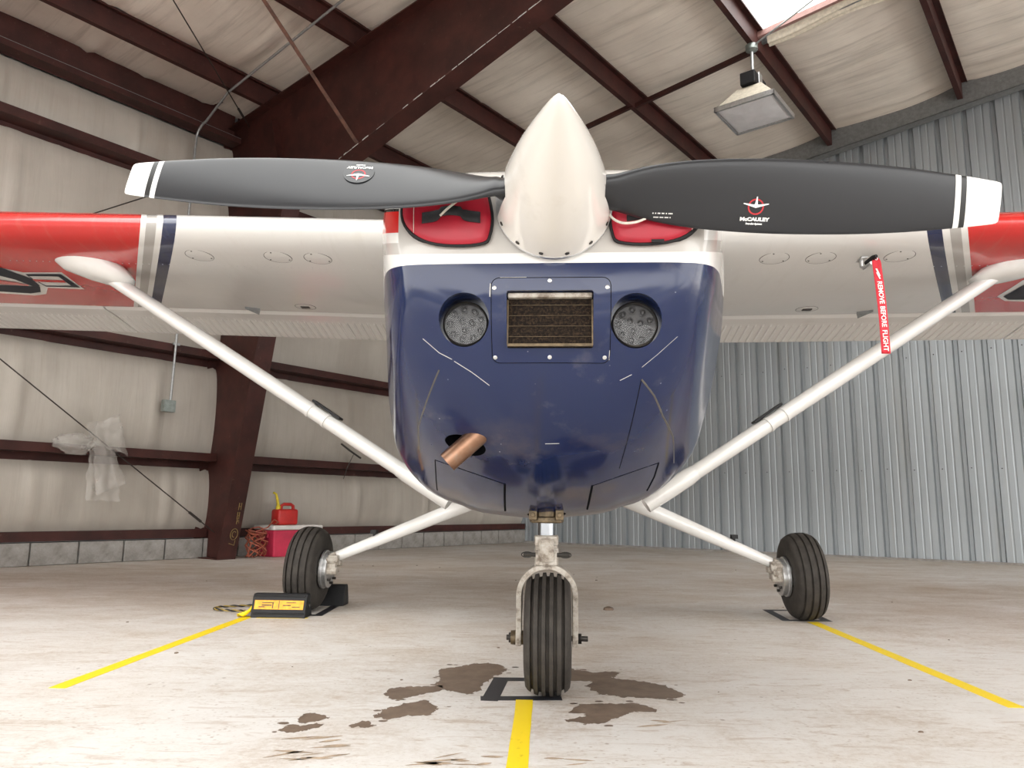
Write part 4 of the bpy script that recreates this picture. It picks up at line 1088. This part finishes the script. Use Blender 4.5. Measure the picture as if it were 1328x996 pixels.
# national-style bar marking on the left underside, point of the right one
def wing_poly(name, pts, mt, off, parent):
    """flat print following the lower skin: outline cut into narrow strips so that it hugs the camber"""
    bm = bmesh.new(); bm.faces.new([bm.verts.new((x, y, 0)) for x, y in pts])
    y = min(p[1] for p in pts)
    while y < max(p[1] for p in pts):
        bmesh.ops.bisect_plane(bm, geom=bm.verts[:] + bm.edges[:] + bm.faces[:], plane_co=(0, y, 0), plane_no=(0, 1, 0)); y += .04
    bmesh.ops.triangulate(bm, faces=bm.faces[:])
    for v in bm.verts: v.co = under(v.co.x, v.co.y, off)
    bmesh.ops.recalc_face_normals(bm, faces=bm.faces[:])
    me = bpy.data.meshes.new(name); bm.to_mesh(me); bm.free(); me.materials.append(MT[mt]); return link(name, me, parent)
for pts, mt, off in WING_MARKS_L: wing_poly('marking', pts, mt, off, WINGS[-1])
for pts, mt, off in WING_MARKS_R: wing_poly('marking', pts, mt, off, WINGS[1])

# ---- wing struts with cuffs
for sgn in (-1, 1):
    lo, hi = STRUT[sgn]
    lo, hi = Vector(lo), Vector(hi); d = (hi - lo)
    m = MB(); m.tube([lo - d * .05, lo + d * .5, hi], [.036, .0385, .034], 20, ell=1.0)
    # streamline: stretch fore-and-aft
    mid = [lo + d * t for t in (0, .5, 1)]
    m.v = [(v[0], (lo.y + d.y * ((v[0] - lo.x) / d.x)) + (v[1] - (lo.y + d.y * ((v[0] - lo.x) / d.x))) * 1.9, v[2]) for v in m.v]
    ST = m.build('wing_strut', MT['white'], AP, smooth=True)
    # upper cuff: a flattened teardrop faired into the wing
    c0 = under(hi.x + sgn * .0, 1.36, 0)
    m = MB(); rings = []
    for t, rx, ry in ((0.0, .17, .125), (.3, .165, .12), (.7, .12, .10), (1.0, .05, .075)):
        c = c0.lerp(lo + d * .93, t) + Vector((sgn * .045 * (1 - t), -.03 * (1 - t), .006 * (1 - t)))
        rings.append([(c.x + rx * cos(2 * pi * k / 28), c.y + ry * sin(2 * pi * k / 28), c.z + (.0 if t else .02)) for k in range(28)])
    m.loft(rings); m.build('strut_cuff', MT['white'], ST, smooth=True, sharp=60)
    m = MB(); m.tube([lo - d * .05, lo + d * .03, lo + d * .07, lo + d * .09], [.041, .044, .043, .0385], 20)
    yl = lambda x: lo.y + d.y * ((x - lo.x) / d.x)
    m.v = [(v[0], yl(v[0]) + (v[1] - yl(v[0])) * 1.9, v[2]) for v in m.v]; m.build('fuselage_cuff', MT['white'], ST, smooth=True, sharp=60)
    m = MB(); m.box((lo.x * .86, lo.y, lo.z - .008), (.14, .08, .035)); m.build('strut_fitting', MT['white'], ST, bevel=.006)
    for t in (.30, .345):
        c = lo + d * t; u_ = d.normalized(); m = MB(); m.tube([c - u_ * .008, c + u_ * .008], .0405, 20)
        m.v = [(v[0], c.y + (v[1] - c.y) * 1.9, v[2]) for v in m.v]; m.build('strut_band', MT['white'], ST, smooth=True)
    u_ = d.normalized(); nrm = Vector((-u_.z, 0, u_.x)) * (1 if u_.x > 0 else -1)
    m = MB(); a_, b_ = lo + d * .275 + nrm * .040, lo + d * .355 + nrm * .043
    m.hexa([a_ + Vector((0, -.03, 0)), b_ + Vector((0, -.03, 0)), b_ + Vector((0, .04, 0)), a_ + Vector((0, .04, 0)), a_ + nrm * .012 + Vector((0, -.03, 0)), b_ + nrm * .012 + Vector((0, -.03, 0)), b_ + nrm * .012 + Vector((0, .04, 0)), a_ + nrm * .012 + Vector((0, .04, 0))])
    m.build('refuelling_step', MT['black'], ST, bevel=.003)

# ---- nose gear
NG = []
m = MB(); m.lathe([(.0265, .44), (.0265, .53)], (.007, .01, 0), 'Z', 24); m.build('oleo_strut', MT['chrome'], AP, smooth=True)
m = MB(); m.lathe([(.036, .372), (.037, .376), (.037, .425), (.034, .428), (.034, .436), (.037, .438), (.037, .462), (.034, .466), (.03, .466)], (.007, .01, 0), 'Z', 22)
m.box((.007, -.022, .450), (.066, .02, .026)); m.box((.007, -.02, .40), (.064, .03, .044)); COLR = m.build('fork_collar', MT['cast'], AP, smooth=True, bevel=.003)
m = MB(); m.tube([(-.062, -.022, .408), (.078, -.022, .408)], .0065, 8); m.build('cross_bolt', MT['darkmetal'], COLR)
for s in (-1, 1):
    m = MB(); ring = [(.007 + s * .058 + .017 * cos(2 * pi * k / 14), -.022, .408 + .008 * sin(2 * pi * k / 14)) for k in range(15)]; m.tube(ring, .0018, 5); m.build('tow_ring', MT['darkmetal'], COLR)
m = MB(); m.tube([(.007, -.036, .455), (.007, -.050, .425), (.007, -.036, .39)], .010, 6); m.v = [(.007 + (v[0] - .007) * 2.4, v[1], v[2]) for v in m.v]; m.build('torque_link', MT['cast'], AP, bevel=.002)
for z0, z1, r in ((.506, .520, .052), (.521, .541, .044), (.541, .556, .054)):
    m = MB(); m.lathe([(r * .9, z0 - .003), (r, z0), (r, z1), (r * .8, z1 + .004)], (.007, -.012, 0), 'Z', 12); m.build('strut_clamp', MT['brass'], AP, bevel=.002)
for s in (-1, 1):
    m = MB(); m.box((.007 + s * .040, -.050, .528), (.024, .03, .03)); m.lathe([(.008, -.075), (.008, -.05)], (.007 + s * .040, 0, .528), 'Y', 6); m.build('clamp_bolt', MT['brass'], AP, bevel=.002)
# fork: two arched blades meeting over the tyre
AXZ = .163; HWID = .0845
m = MB(); path = []
for k in range(25):
    a = pi * k / 24
    path.append((.0095 - HWID * cos(a), .288 + .085 * sin(a)))
path = [(.0095 - HWID, AXZ - .02)] + [(.0095 - HWID, .20)] + path + [(.0095 + HWID, .20), (.0095 + HWID, AXZ - .02)]
rings = []
for i, (x, z) in enumerate(path):
    p0, p1 = path[max(i - 1, 0)], path[min(i + 1, len(path) - 1)]
    t = Vector((p1[0] - p0[0], 0, p1[1] - p0[1])).normalized(); nrm = Vector((-t.z, 0, t.x))
    yc = .01 - .012 * (1 - min(1, (z - AXZ) / .16)); hw_ = .030 + .022 * max(0, min(1, (z - .22) / .12)); yc += .018 * max(0, min(1, (z - .22) / .12)); th = .0082
    c = Vector((x, yc, z))
    rings.append([c + Vector((0, sy * hw_, 0)) + nrm * sn * th for sy, sn in ((-1, -1), (-1, 1), (1, 1), (1, -1))])
m.loft(rings); FK = m.build('fork', MT['cast'], AP, bevel=.002)
m = MB(); m.lathe([(.008, -.112), (.008, .132)], (0, -.002, AXZ), 'X', 10); m.build('axle', MT['darkmetal'], FK)
for x in (-.099, .104, -.088, .107):
    m = MB(); m.lathe([(.016, -.006), (.016, .006)], (x, -.002, AXZ), 'X', 6); m.build('axle_nut', MT['darkmetal'], FK)
m = MB(); m.lathe([(.02, -.02), (.022, 0), (.02, .02)], (-.079 + .0, -.002, AXZ), 'X', 14); m.build('spacer', MT['brass'], FK, smooth=True)

def wheel(name, c, R, W, rim, grooves, parent, tilt=0.0, inner=1):
    """tyre with circumferential grooves, rim and hub as sub-parts"""
    prof_ = []
    def shoulder(t): return R - (R * .10) * abs(t) ** 2.6
    n = 64
    xs = [-1 + 2 * k / 60 for k in range(61)]
    body = [(rim * .98, -W * .30), (rim * 1.03, -W * .42), (rim + (R - rim) * .25, -W * .49), (rim + (R - rim) * .5, -W * .5), (rim + (R - rim) * .75, -W * .475)]
    for t in xs:
        x = t * W * .43; r = shoulder(t)
        g = any(abs(x - gx) < .0042 for gx in grooves)
        body.append((r - (.011 if g else 0), x))
    body += [(r, -x) for r, x in body[:5][::-1]]
    # drop any sample sitting below the inner rim
    m = MB(); m.lathe(body, (0, 0, 0), 'X', n, cap=False)
    MM = Matrix.Rotation(tilt, 4, 'Y')
    m.v = [tuple(Vector(c) + MM @ Vector(v)) for v in m.v]
    o = m.build(name, MT['rubber'], parent, smooth=True, sharp=35)
    m = MB(); m.lathe([(.02, -W * .36), (rim * .55, -W * .34), (rim * .62, -W * .20), (rim * .9, -W * .22), (rim * 1.0, -W * .38), (rim * 1.06, -W * .42), (rim * 1.06, -W * .36), (rim * .97, -W * .3), (rim * .97, W * .3), (rim * 1.06, W * .36), (rim * 1.06, W * .42), (rim, W * .38), (rim * .9, W * .22), (rim * .62, W * .2), (rim * .55, W * .34), (.02, W * .36)], (0, 0, 0), 'X', 40)
    m.v = [tuple(Vector(c) + MM @ Vector(v)) for v in m.v]; m.build('rim', MT['cast'], o, smooth=True, sharp=30)
    return o
wheel('nose_tyre', (.0125, 0, .177), .177, .138, .072, [-.044, -.022, 0.0, .022, .044], AP)

# ---- main gear: tapered spring legs, wheels and brakes
for sgn in (-1, 1):
    c = Vector((.005 + sgn * 1.285, 1.70, .218))
    tl = radians(3.0) * -sgn
    o = wheel('main_tyre', c, .218, .158, .078, [-.050, -.017, .017, .050], AP, tilt=tl)
    lo = Vector((c.x - sgn * .135, 1.70, .275)); hi = Vector((CX + sgn * .40, 1.66, .585))
    ax = Vector((c.x - sgn * .02, 1.70, .222))
    m = MB(); m.tube([hi + (hi - lo) * .35, hi, hi.lerp(lo, .5), lo, lo.lerp(ax, .45) + Vector((0, 0, .006)), ax], [.042, .041, .034, .026, .024, .018], 16)
    LG = m.build('main_leg', MT['white'], AP, smooth=True)
    m = MB(); q = hi.lerp(lo, .72); u_ = (lo - hi).normalized()
    m.box(q + Vector((0, -.01, .05)), (.03, .05, .02)); m.box(q + Vector((0, 0, .035)), (.012, .03, .03)); m.build('entry_step', MT['black'], LG)
    m = MB(); m.tube([hi + Vector((0, .03, -.03)), hi.lerp(lo, .5) + Vector((0, .035, -.026)), lo + Vector((0, .03, -.02))], .005, 6); m.build('brake_line', MT['alu'], LG)
    # brake disc, caliper and torque plate on the inboard side
    MM = Matrix.Rotation(tl, 4, 'Y')
    m = MB(); m.lathe([(.05, -.005), (.100, -.005), (.100, .006), (.05, .006)], (0, 0, 0), 'X', 36); m.lathe([(.092, .0), (.094, -sgn * .030), (.085, -sgn * .034), (.04, -sgn * .030)], (0, 0, 0), 'X', 32)
    m.v = [tuple(c + MM @ (Vector(v) + Vector((-sgn * .086, 0, 0)))) for v in m.v]; m.build('brake_disc', MT['alu'], o, smooth=True, sharp=30)
    m = MB(); m.box((0, -.035, .055), (.05, .06, .05)); m.box((0, -.055, .01), (.044, .05, .055)); m.box((0, .0, .03), (.03, .09, .09))
    m.lathe([(.02, -.03), (.02, .03)], (0, -.06, .05), 'X', 12); m.lathe([(.02, -.03), (.02, .03)], (0, -.065, .0), 'X', 12)
    m.v = [tuple(c + MM @ (Vector(v) + Vector((-sgn * .140, 0, 0)))) for v in m.v]; CAL = m.build('brake_caliper', MT['cast'], o, bevel=.004)
    m = MB()
    for k in range(8):
        a = 2 * pi * k / 8; m.lathe([(.0075, -.008), (.0075, .012)], (0, .068 * cos(a), .068 * sin(a)), 'X', 6)
    m.v = [tuple(c + MM @ (Vector(v) + Vector((-sgn * .124, 0, 0)))) for v in m.v]; m.build('wheel_bolts', MT['darkmetal'], o)
    m = MB(); q = lo + Vector((sgn * .01, 0, -.01)); m.box(q, (.07, .07, .06), Matrix.Rotation(sgn * .45, 3, 'Y')); m.box(q + Vector((-sgn * .04, -.02, -.018)), (.03, .05, .03)); m.build('axle_fitting', MT['cast'], LG, bevel=.006)

# ---- pitot mast
PX = 1.485
m = MB(); a_ = under(PX, 1.20, -.004); m.tube([a_, a_ + Vector((0, -.002, -.040)), a_ + Vector((.003, -.02, -.052)), a_ + Vector((.006, -.10, -.052))], [.010, .008, .008, .008], 10); m.v = [(PX + (v[0] - PX), v[1], v[2]) for v in m.v]; PM = m.build('pitot_mast', MT['alu'], AP, smooth=True)
m = MB(); m.box(under(PX, 1.20, .002), (.03, .09, .004)); m.build('mast_foot', MT['alu'], PM)
# ================================================================== things around the airplane
# ---- engine inlet plugs
def make_plug(s, label):
    P = empty('engine_inlet_plug', APOS, AROT); tag(P, label, 'engine plug', 'engine inlet plugs')
    out = [Vector(p) for p in plug_outline(s, 0, -.02)]
    c = sum(out, Vector()) / len(out)
    m = MB(); rings = []
    for sc, y in ((.97, -.60), (.98, -.715), (1.0, -.728), (.97, -.735), (.85, -.7385), (.5, -.7405), (.05, -.741)):
        rings.append([Vector((c.x + (p.x - c.x) * sc, y, c.z + (p.z - c.z) * sc)) for p in out])
    m.loft(rings); m.build('cushion', MT['plug'], P, smooth=True, sharp=60)
    for y, r in ((-.728, .0045), (-.712, .004)):
        m = MB(); q = [Vector((c.x + (p.x - c.x) * 1.005, y, c.z + (p.z - c.z) * 1.005)) for p in out]; m.tube(q + [q[0]], r, 8); m.build('piping', MT['black'], P, smooth=True)
    # webbing handle, sewn down at both ends and bowed in the middle
    h0, h1 = c.x - .062, c.x + .072
    def strap(u, v):
        x = h0 + (h1 - h0) * u; lift = .014 * max(0, sin(pi * min(1, max(0, (u - .2) / .6)))) ** .8
        return (x, -.744 - lift, 1.200 + .006 * sin(pi * u * 1.0) + (.004 if .3 < u < .7 else -.002) + .013 * (v - .5) * 2 * (.85 if .25 < u < .75 else 1))
    m = MB(); m.grid(strap, 24, 2); st = m.build('handle_strap', MT['blackfab'], P, smooth=True)
    md = st.modifiers.new('thick', 'SOLIDIFY'); md.thickness = .002
    x = c.x - .082 if s < 0 else c.x + .082
    m = MB(); m.tube([(x, -.7392, 1.26), (x, -.7405, 1.215), (x + .001, -.7385, 1.165)], .0008, 5); m.build('stitch_line', MT['rope'], P)
    return P, c
PLL, cl = make_plug(-1, 'red vinyl inlet plug with black handle strap left of the spinner, beneath the grey blade')
PLR, cr_ = make_plug(1, 'red vinyl inlet plug right of the spinner with a white cord loop across it')
m = MB(); m.box((cr_.x + .006, -.742, 1.139), (.028, .004, .006)); m.build('maker_tab', MT['black'], PLR)
# white cord tying the plugs together around the propeller
pts = [(-.225, -.757, 1.198), (-.205, -.762, 1.215), (-.180, -.752, 1.240), (-.160, -.732, 1.268), (-.138, -.724, 1.288), (-.112, -.716, 1.303), (-.04, -.70, 1.312), (.08, -.71, 1.295), (.135, -.728, 1.26), (.152, -.748, 1.208), (.166, -.757, 1.184), (.190, -.760, 1.174), (.225, -.760, 1.180), (.265, -.757, 1.205), (.29, -.75, 1.225)]
pts = [p for p in cr(pts, 5)]
m = MB(); m.tube(pts, .0028, 7); o = m.build('plug_cord', MT['rope'], smooth=True); o.location = APOS; o.rotation_euler = (0, 0, AROT)
tag(o, 'thin white cord looped around the propeller hub between the two red plugs', 'cord')

# ---- red streamer on the pitot tube
RB = empty('warning_streamer', AM @ Vector((1.513, 1.10, 1.716)), AROT); tag(RB, 'red warning streamer hanging from the pitot tube under the right wing', 'streamer')
def stp(u, v, off=0.0):
    z = -.005 - .455 * v; x = -.020 + .040 * u + .016 * v
    return Vector((x * (1 if v > .04 else .55 + .45 * v / .04), -.012 * sin(v * 3.0) - off + .004 * sin(u * pi), z))
m = MB(); m.grid(lambda u, v: stp(u, v), 4, 30); rb_o = m.build('ribbon', MT['streamer'], RB, smooth=True)
md = rb_o.modifiers.new('thick', 'SOLIDIFY'); md.thickness = .0016
tm = Matrix.Translation((0, 0, 0))
def ribbon_text(body, v, size, sx):
    c = stp(.5, v, .0016 + .003); nx = (stp(.5, v + .02, .0016) - stp(.5, v - .02, .0016)).normalized()   # reading direction: downwards
    up = Vector((1, 0, 0)); up = (up - nx * up.dot(nx)).normalized(); nr = nx.cross(up)
    if nr.y > 0: nr = -nr; 
    Mx = Matrix.Identity(4)
    up = nr.cross(nx)
    for i in range(3): Mx[i][0], Mx[i][1], Mx[i][2], Mx[i][3] = nx[i], up[i], nr[i], c[i]
    return text_mesh('lettering', body, size, Mx, MT['lettering'], RB, .0003, .0006, sx)
ribbon_text('REMOVE', .375, .0300, .95); ribbon_text('BEFORE', .625, .0300, .95); ribbon_text('FLIGHT', .868, .0300, 1.0)
m = MB(); 
for (x0, v0), (x1, v1) in (((.5, .12), (.62, .20)), ((.5, .16), (.6, .23))):
    a_, b_ = stp(x0 - .12, v0, .003), stp(x1 + .05, v1, .003); m.hexa([a_ + Vector((-.004, 0, 0)), a_ + Vector((.004, 0, 0)), a_ + Vector((.004, .001, 0)), a_ + Vector((-.004, .001, 0)), b_ + Vector((-.003, 0, 0)), b_ + Vector((.003, 0, 0)), b_ + Vector((.003, .001, 0)), b_ + Vector((-.003, .001, 0))])
m.build('printed_wing_mark', MT['lettering'], RB)
m = MB(); m.tube([(-.022, .06, -.012), (-.012, .0, -.006), (-.006, -.02, -.004)], [.010, .012, .008], 10); m.build('pitot_sleeve', MT['black'], RB, smooth=True)
m = MB(); m.lathe([(.004, -.004), (.007, -.004), (.007, -.0025), (.004, -.0025)], (0, 0, -.012), 'Y', 12, cap=False); m.build('grommet', MT['alu'], RB)

# ---- wheel chocks at the left main wheel
def make_chock(loc, rz, label):
    C_ = empty('wheel_chock', loc, rz); tag(C_, label, 'wheel chock', 'chocks at the left main wheel')
    L = .272; pr = [(-.058, 0), (.058, 0), (.050, .03), (.030, .098), (.020, .112), (-.020, .112), (-.032, .098), (-.052, .03)]
    m = MB(); m.prism([(-L / 2, y, z) for y, z in pr], (L, 0, 0)); m.build('block_body', MT['black'], C_, bevel=.004, bseg=2)
    m = MB()
    for s in (-1, 1):
        m2 = MB(); m2.box((s * (L / 2 - .012), -.047 + .002, .05), (.018, .012, .09)); 
    for z in (.020, .102):
        y = -.0535 if z < .05 else -.031
        m.tube([(-L / 2 + .01, y, z), (L / 2 - .01, y, z)], .005, 6)
    m.build('grip_rib', MT['black'], C_)
    u = Vector((0, .021, .068)).normalized(); n_ = Vector((0, -u.z, u.y)); b0 = Vector((0, -.052, .03)) + n_ * .0012
    def onf(x, t, h=0): return b0 + Vector((x, 0, 0)) + u * t + n_ * h
    m = MB(); m.hexa([onf(-.122, .010), onf(.122, .010), onf(.122, .054), onf(-.122, .054), onf(-.122, .010, .0008), onf(.122, .010, .0008), onf(.122, .054, .0008), onf(-.122, .054, .0008)]); lb = m.build('label', MT['chocklabel'], C_)
    m = MB()
    for x, t, w, h in ((-.06, .03, .05, .006), (-.055, .042, .06, .004), (-.03, .03, .006, .03), (.0, .032, .004, .04), (.04, .03, .04, .005), (.06, .043, .05, .004), (.085, .022, .04, .004), (-.085, .022, .03, .005)):
        m.hexa([onf(x - w / 2, t - h / 2, .0008), onf(x + w / 2, t - h / 2, .0008), onf(x + w / 2, t + h / 2, .0008), onf(x - w / 2, t + h / 2, .0008), onf(x - w / 2, t - h / 2, .0013), onf(x + w / 2, t - h / 2, .0013), onf(x + w / 2, t + h / 2, .0013), onf(x - w / 2, t + h / 2, .0013)])
    tag(m.build('label_smudge', MT['brass'], lb), kind='stuff')
    m = MB(); m.lathe([(.010, 0), (.010, .004)], (L / 2, 0, .055), 'X', 10); m.build('rope_eye', MT['darkmetal'], C_)
    return C_
WC = AM @ Vector((-1.28, 1.70, 0))
ch1 = make_chock((WC.x - .065, WC.y - .235, 0), radians(-2), 'black rubber chock with orange label in front of the left main wheel')
ch2 = make_chock((WC.x + .02, WC.y + .245, 0), radians(178), 'black rubber chock wedged behind the left main wheel')
# black and yellow rope between the chocks, looped on the floor
pts = [(WC.x - .205, WC.y - .235, .055), (WC.x - .235, WC.y - .19, .02), (WC.x - .30, WC.y - .12, .010), (WC.x - .40, WC.y - .10, .010), (WC.x - .47, WC.y - .05, .010), (WC.x - .46, WC.y + .03, .010), (WC.x - .36, WC.y + .08, .010), (WC.x - .26, WC.y + .14, .010), (WC.x - .16, WC.y + .22, .02), (WC.x - .125, WC.y + .245, .055)]
path = [Vector(p) for p in cr(pts, 12)]
RP = empty('chock_rope', (0, 0, 0)); tag(RP, 'black and yellow twisted rope lying beside the left wheel chocks', 'rope')
for ph, mt in ((0, 'black'), (pi, 'ropegold')):
    q = []
    for i, p in enumerate(path):
        t = (path[min(i + 1, len(path) - 1)] - path[max(i - 1, 0)]).normalized(); n1 = Vector((0, 0, 1)); n2 = t.cross(n1)
        a = ph + i * .75; q.append(p + n1 * (.003 * cos(a)) + n2 * (.003 * sin(a)))
    m = MB(); m.tube(q, .0038, 6); m.build('strand', MT[mt], RP, smooth=True)

# ---- tape on the floor
def tape(name, pts, mt, label, cat, grp=None, z=.0008, torn=True):
    """strip along an outline of floor points, ends a little ragged"""
    m = MB(); m.prism([(x, y, .0001) for x, y in pts], (0, 0, z)); o = m.build(name, MT[mt]); tag(o, label, cat, grp); return o
def strip(p0, p1, w, n=14, jag=.003):
    p0, p1 = Vector((*p0, 0)), Vector((*p1, 0)); d = (p1 - p0); nrm = Vector((-d.y, d.x, 0)).normalized() * (w / 2)
    l = [p0 + d * (k / n) + nrm + nrm.normalized() * random.uniform(-jag, jag) * .4 for k in range(n + 1)]; r = [p0 + d * (k / n) - nrm + nrm.normalized() * random.uniform(-jag, jag) * .4 for k in range(n + 1)]
    return [(v.x, v.y) for v in l + r[::-1]]
tape('yellow_tape', strip((.046, 2.312), (-.005, 1.15), .047), 'yellow', 'yellow floor tape running forward from the nose wheel', 'tape', 'yellow guide lines')
tape('yellow_tape', strip((-1.292, 3.92), (-1.352, 2.39), .052), 'yellow', 'yellow floor tape running forward from the left wheel chock', 'tape', 'yellow guide lines')
tape('yellow_tape', strip((1.512, 3.93), (1.452, 2.285), .052), 'yellow', 'yellow floor tape running forward from the right main wheel', 'tape', 'yellow guide lines')
tape('yellow_tape', strip((-1.24, 3.862), (-.99, 3.868), .024), 'yellow', 'short yellow tape strip along the foot of the front chock', 'tape', 'yellow guide lines')
def cr_pt(u, v): return (-1.335 + .062 * u + .01 * sin(v * 5), 3.905 + .02 * sin(u * 4 + v * 3) - .03 * v, .004 + .052 * u * (1 - .6 * v) + .012 * sin(u * 6 + v * 7) * v)
m = MB(); m.grid(lambda u, v: cr_pt(u, v), 8, 8); o = m.build('yellow_tape', MT['yellow'], smooth=True); md = o.modifiers.new('thick', 'SOLIDIFY'); md.thickness = .0012
tag(o, 'crumpled end of yellow tape peeling up beside the front chock', 'tape', 'yellow guide lines')
def frame_tape(c4, w, label, sides=(0, 1, 2, 3)):
    F = empty('black_tape_mark', (0, 0, 0)); tag(F, label, 'tape', 'black wheel position marks')
    c4 = [Vector((*c, 0)) for c in c4]; ctr = sum(c4, Vector()) / 4
    for i in sides:
        a, b = c4[i], c4[(i + 1) % 4]; d = (b - a).normalized(); n_ = Vector((-d.y, d.x, 0)); n_ = n_ if n_.dot(ctr - a) > 0 else -n_
        m = MB(); z = .0005 + .0004 * (i % 2); m.prism([(p.x, p.y, .0001) for p in (a, b, b + n_ * w, a + n_ * w)], (0, 0, z)); m.build('tape_strip', MT['blacktape'], F)
    return F
frame_tape([(-.080, 2.300), (.156, 2.312), (.150, 2.600), (-.048, 2.602)], .050, 'black tape outline on the floor around the nose wheel')
frame_tape([(1.374, 3.955), (1.622, 3.950), (1.660, 4.385), (1.412, 4.385)], .045, 'black tape outline on the floor around the right main wheel')
frame_tape([(-1.20, 3.95), (-.94, 3.95), (-.94, 4.38), (-1.20, 4.38)], .045, 'black tape outline under the chocked left main wheel')

# ---- dried oil stains on the floor (parts of the floor)
STAINS = [
 [(-.234, 2.686), (-.179, 2.768), (-.068, 2.83), (-.004, 2.74), (-.025, 2.646), (-.071, 2.548), (-.095, 2.396), (-.143, 2.382), (-.196, 2.433), (-.227, 2.496), (-.22, 2.588)],
 [(-.371, 2.383), (-.337, 2.447), (-.26, 2.472), (-.205, 2.474), (-.204, 2.411), (-.265, 2.349), (-.316, 2.308), (-.347, 2.326)],
 [(-.36, 2.133), (-.342, 2.183), (-.306, 2.236), (-.239, 2.286), (-.194, 2.206), (-.222, 2.139), (-.288, 2.114), (-.327, 2.088)],
 [(-.548, 2.094), (-.527, 2.142), (-.47, 2.106), (-.492, 2.072), (-.523, 2.065)],
 [(-.568, 1.991), (-.548, 2.034), (-.509, 2.041), (-.469, 2.046), (-.49, 1.999), (-.52, 1.979), (-.545, 1.97)],
 [(-.397, 2.04), (-.375, 2.077), (-.341, 2.048), (-.348, 2.022), (-.38, 2.018)],
 [(.161, 2.787), (.251, 2.711), (.373, 2.707), (.344, 2.616), (.402, 2.581), (.477, 2.53), (.526, 2.405), (.46, 2.343), (.357, 2.357), (.275, 2.393), (.246, 2.496), (.264, 2.565), (.148, 2.559)],
 [(.2, 2.258), (.271, 2.279), (.365, 2.29), (.411, 2.215), (.339, 2.185), (.297, 2.138), (.247, 2.08), (.204, 2.07), (.156, 2.101), (.212, 2.157), (.166, 2.178)]]
def ragged(pts, amp=.012, sub=7, seed=0):   # irregular creeping edge
    out = []; n = len(pts)
    for i in range(n):
        p0, p1, p2, p3 = (Vector((*pts[(i + k) % n], 0)) for k in (-1, 0, 1, 2))
        for s in range(sub):
            t = s / sub
            p = .5 * (2 * p1 + (p2 - p0) * t + (2 * p0 - 5 * p1 + 4 * p2 - p3) * t * t + (3 * p1 - p0 - 3 * p2 + p3) * t ** 3)
            p.x += amp * (mnoise.noise(p * 22 + Vector((seed, 0, 0))) + .6 * mnoise.noise(p * 60 + Vector((seed, 5, 0))) + .5 * mnoise.noise(p * 150 + Vector((seed, 9, 0)))); p.y += amp * 1.6 * (mnoise.noise(p * 22 + Vector((0, seed, 3))) + .6 * mnoise.noise(p * 60 + Vector((2, seed, 5))) + .5 * mnoise.noise(p * 150 + Vector((2, seed, 15))))
            out.append((p.x, p.y))
    return out
from mathutils.geometry import tessellate_polygon
def flat_patch(name, pts, mt, z=.0004):
    """thin dried film on the floor"""
    P = [Vector((x, y, z)) for x, y in pts]; m = MB(); m.v = [tuple(p) for p in P]
    for a, b, c in tessellate_polygon([P]):
        nz = (P[b] - P[a]).cross(P[c] - P[a]).z
        m.f.append((a, b, c) if nz > 0 else (a, c, b)); m.mi.append(0)
    return m.build(name, MT[mt], FLOOR, fix=False)
for i, st in enumerate(STAINS):
    flat_patch('oil_stain', ragged(st, .010 if i in (1, 4, 7) else .015, 18, i), 'stain', z=.0004)
rnd = random.Random(21)
for k in range(46):
    st = STAINS[rnd.choice((0, 0, 1, 2, 4, 6, 6, 7, 7))]; q = rnd.choice(st); cx, cy = sum(p[0] for p in st) / len(st), sum(p[1] for p in st) / len(st)
    e = rnd.uniform(1.0, 1.3); x, y = cx + (q[0] - cx) * e + rnd.uniform(-.02, .02), cy + (q[1] - cy) * e + rnd.uniform(-.02, .02); r = rnd.uniform(.003, .011)
    flat_patch('oil_spot', ragged([(x + r * 1.4 * cos(a), y + r * sin(a)) for a in (0, 1.05, 2.1, 3.14, 4.2, 5.2)], .003, 3, k), 'stain', z=.0005)
# streaky dried mud smears in front
rnd = random.Random(11)
for (x0, y0, x1, y1, nn, mt) in ((-.50, 1.77, -.30, 1.93, 13, 'mud'), (-.20, 1.74, -.03, 1.82, 10, 'mud'), (.10, 1.70, .16, 1.80, 3, 'mud'), (.50, 1.66, .58, 1.70, 3, 'mud'), (.36, 2.02, .44, 2.14, 4, 'mudpale')):
    for k in range(nn):
        x, y = rnd.uniform(x0, x1), rnd.uniform(y0, y1); L, w = rnd.uniform(.015, .05), rnd.uniform(.003, .008); a = rnd.uniform(-.25, .6)
        ux, uy = cos(a), sin(a)
        o4 = [(x - ux * L, y - uy * L), (x - uy * w, y + ux * w), (x + ux * L, y + uy * L), (x + uy * w, y - ux * w)]
        flat_patch('mud_smear', ragged(o4, .0012, 5, k + nn), mt, z=.0006)
# ---- lumps of dried mud and grit on the floor
m = MB(); rnd = random.Random(5)
for k in range(34):
    x, y = rnd.uniform(-2.2, 2.4), rnd.uniform(1.7, 7.5)
    r = rnd.uniform(.002, .006) * (1 + .16 * y)
    m.lathe([(r, 0), (r * .8, r * .35), (r * .2, r * .5)], (x, y, 0), 'Z', 6, M=Matrix.Diagonal((1.0, rnd.uniform(.6, 1.4), 1)))
m.lathe([(.03, 0), (.025, .012), (.008, .018)], *[((AM @ Vector((.32, 1.95, 0))).to_tuple()),], 'Z', 8)
o = m.build('grit', MT['stain'], smooth=True); tag(o, 'scattered crumbs of dried mud and grit on the floor', 'grit', kind='stuff')
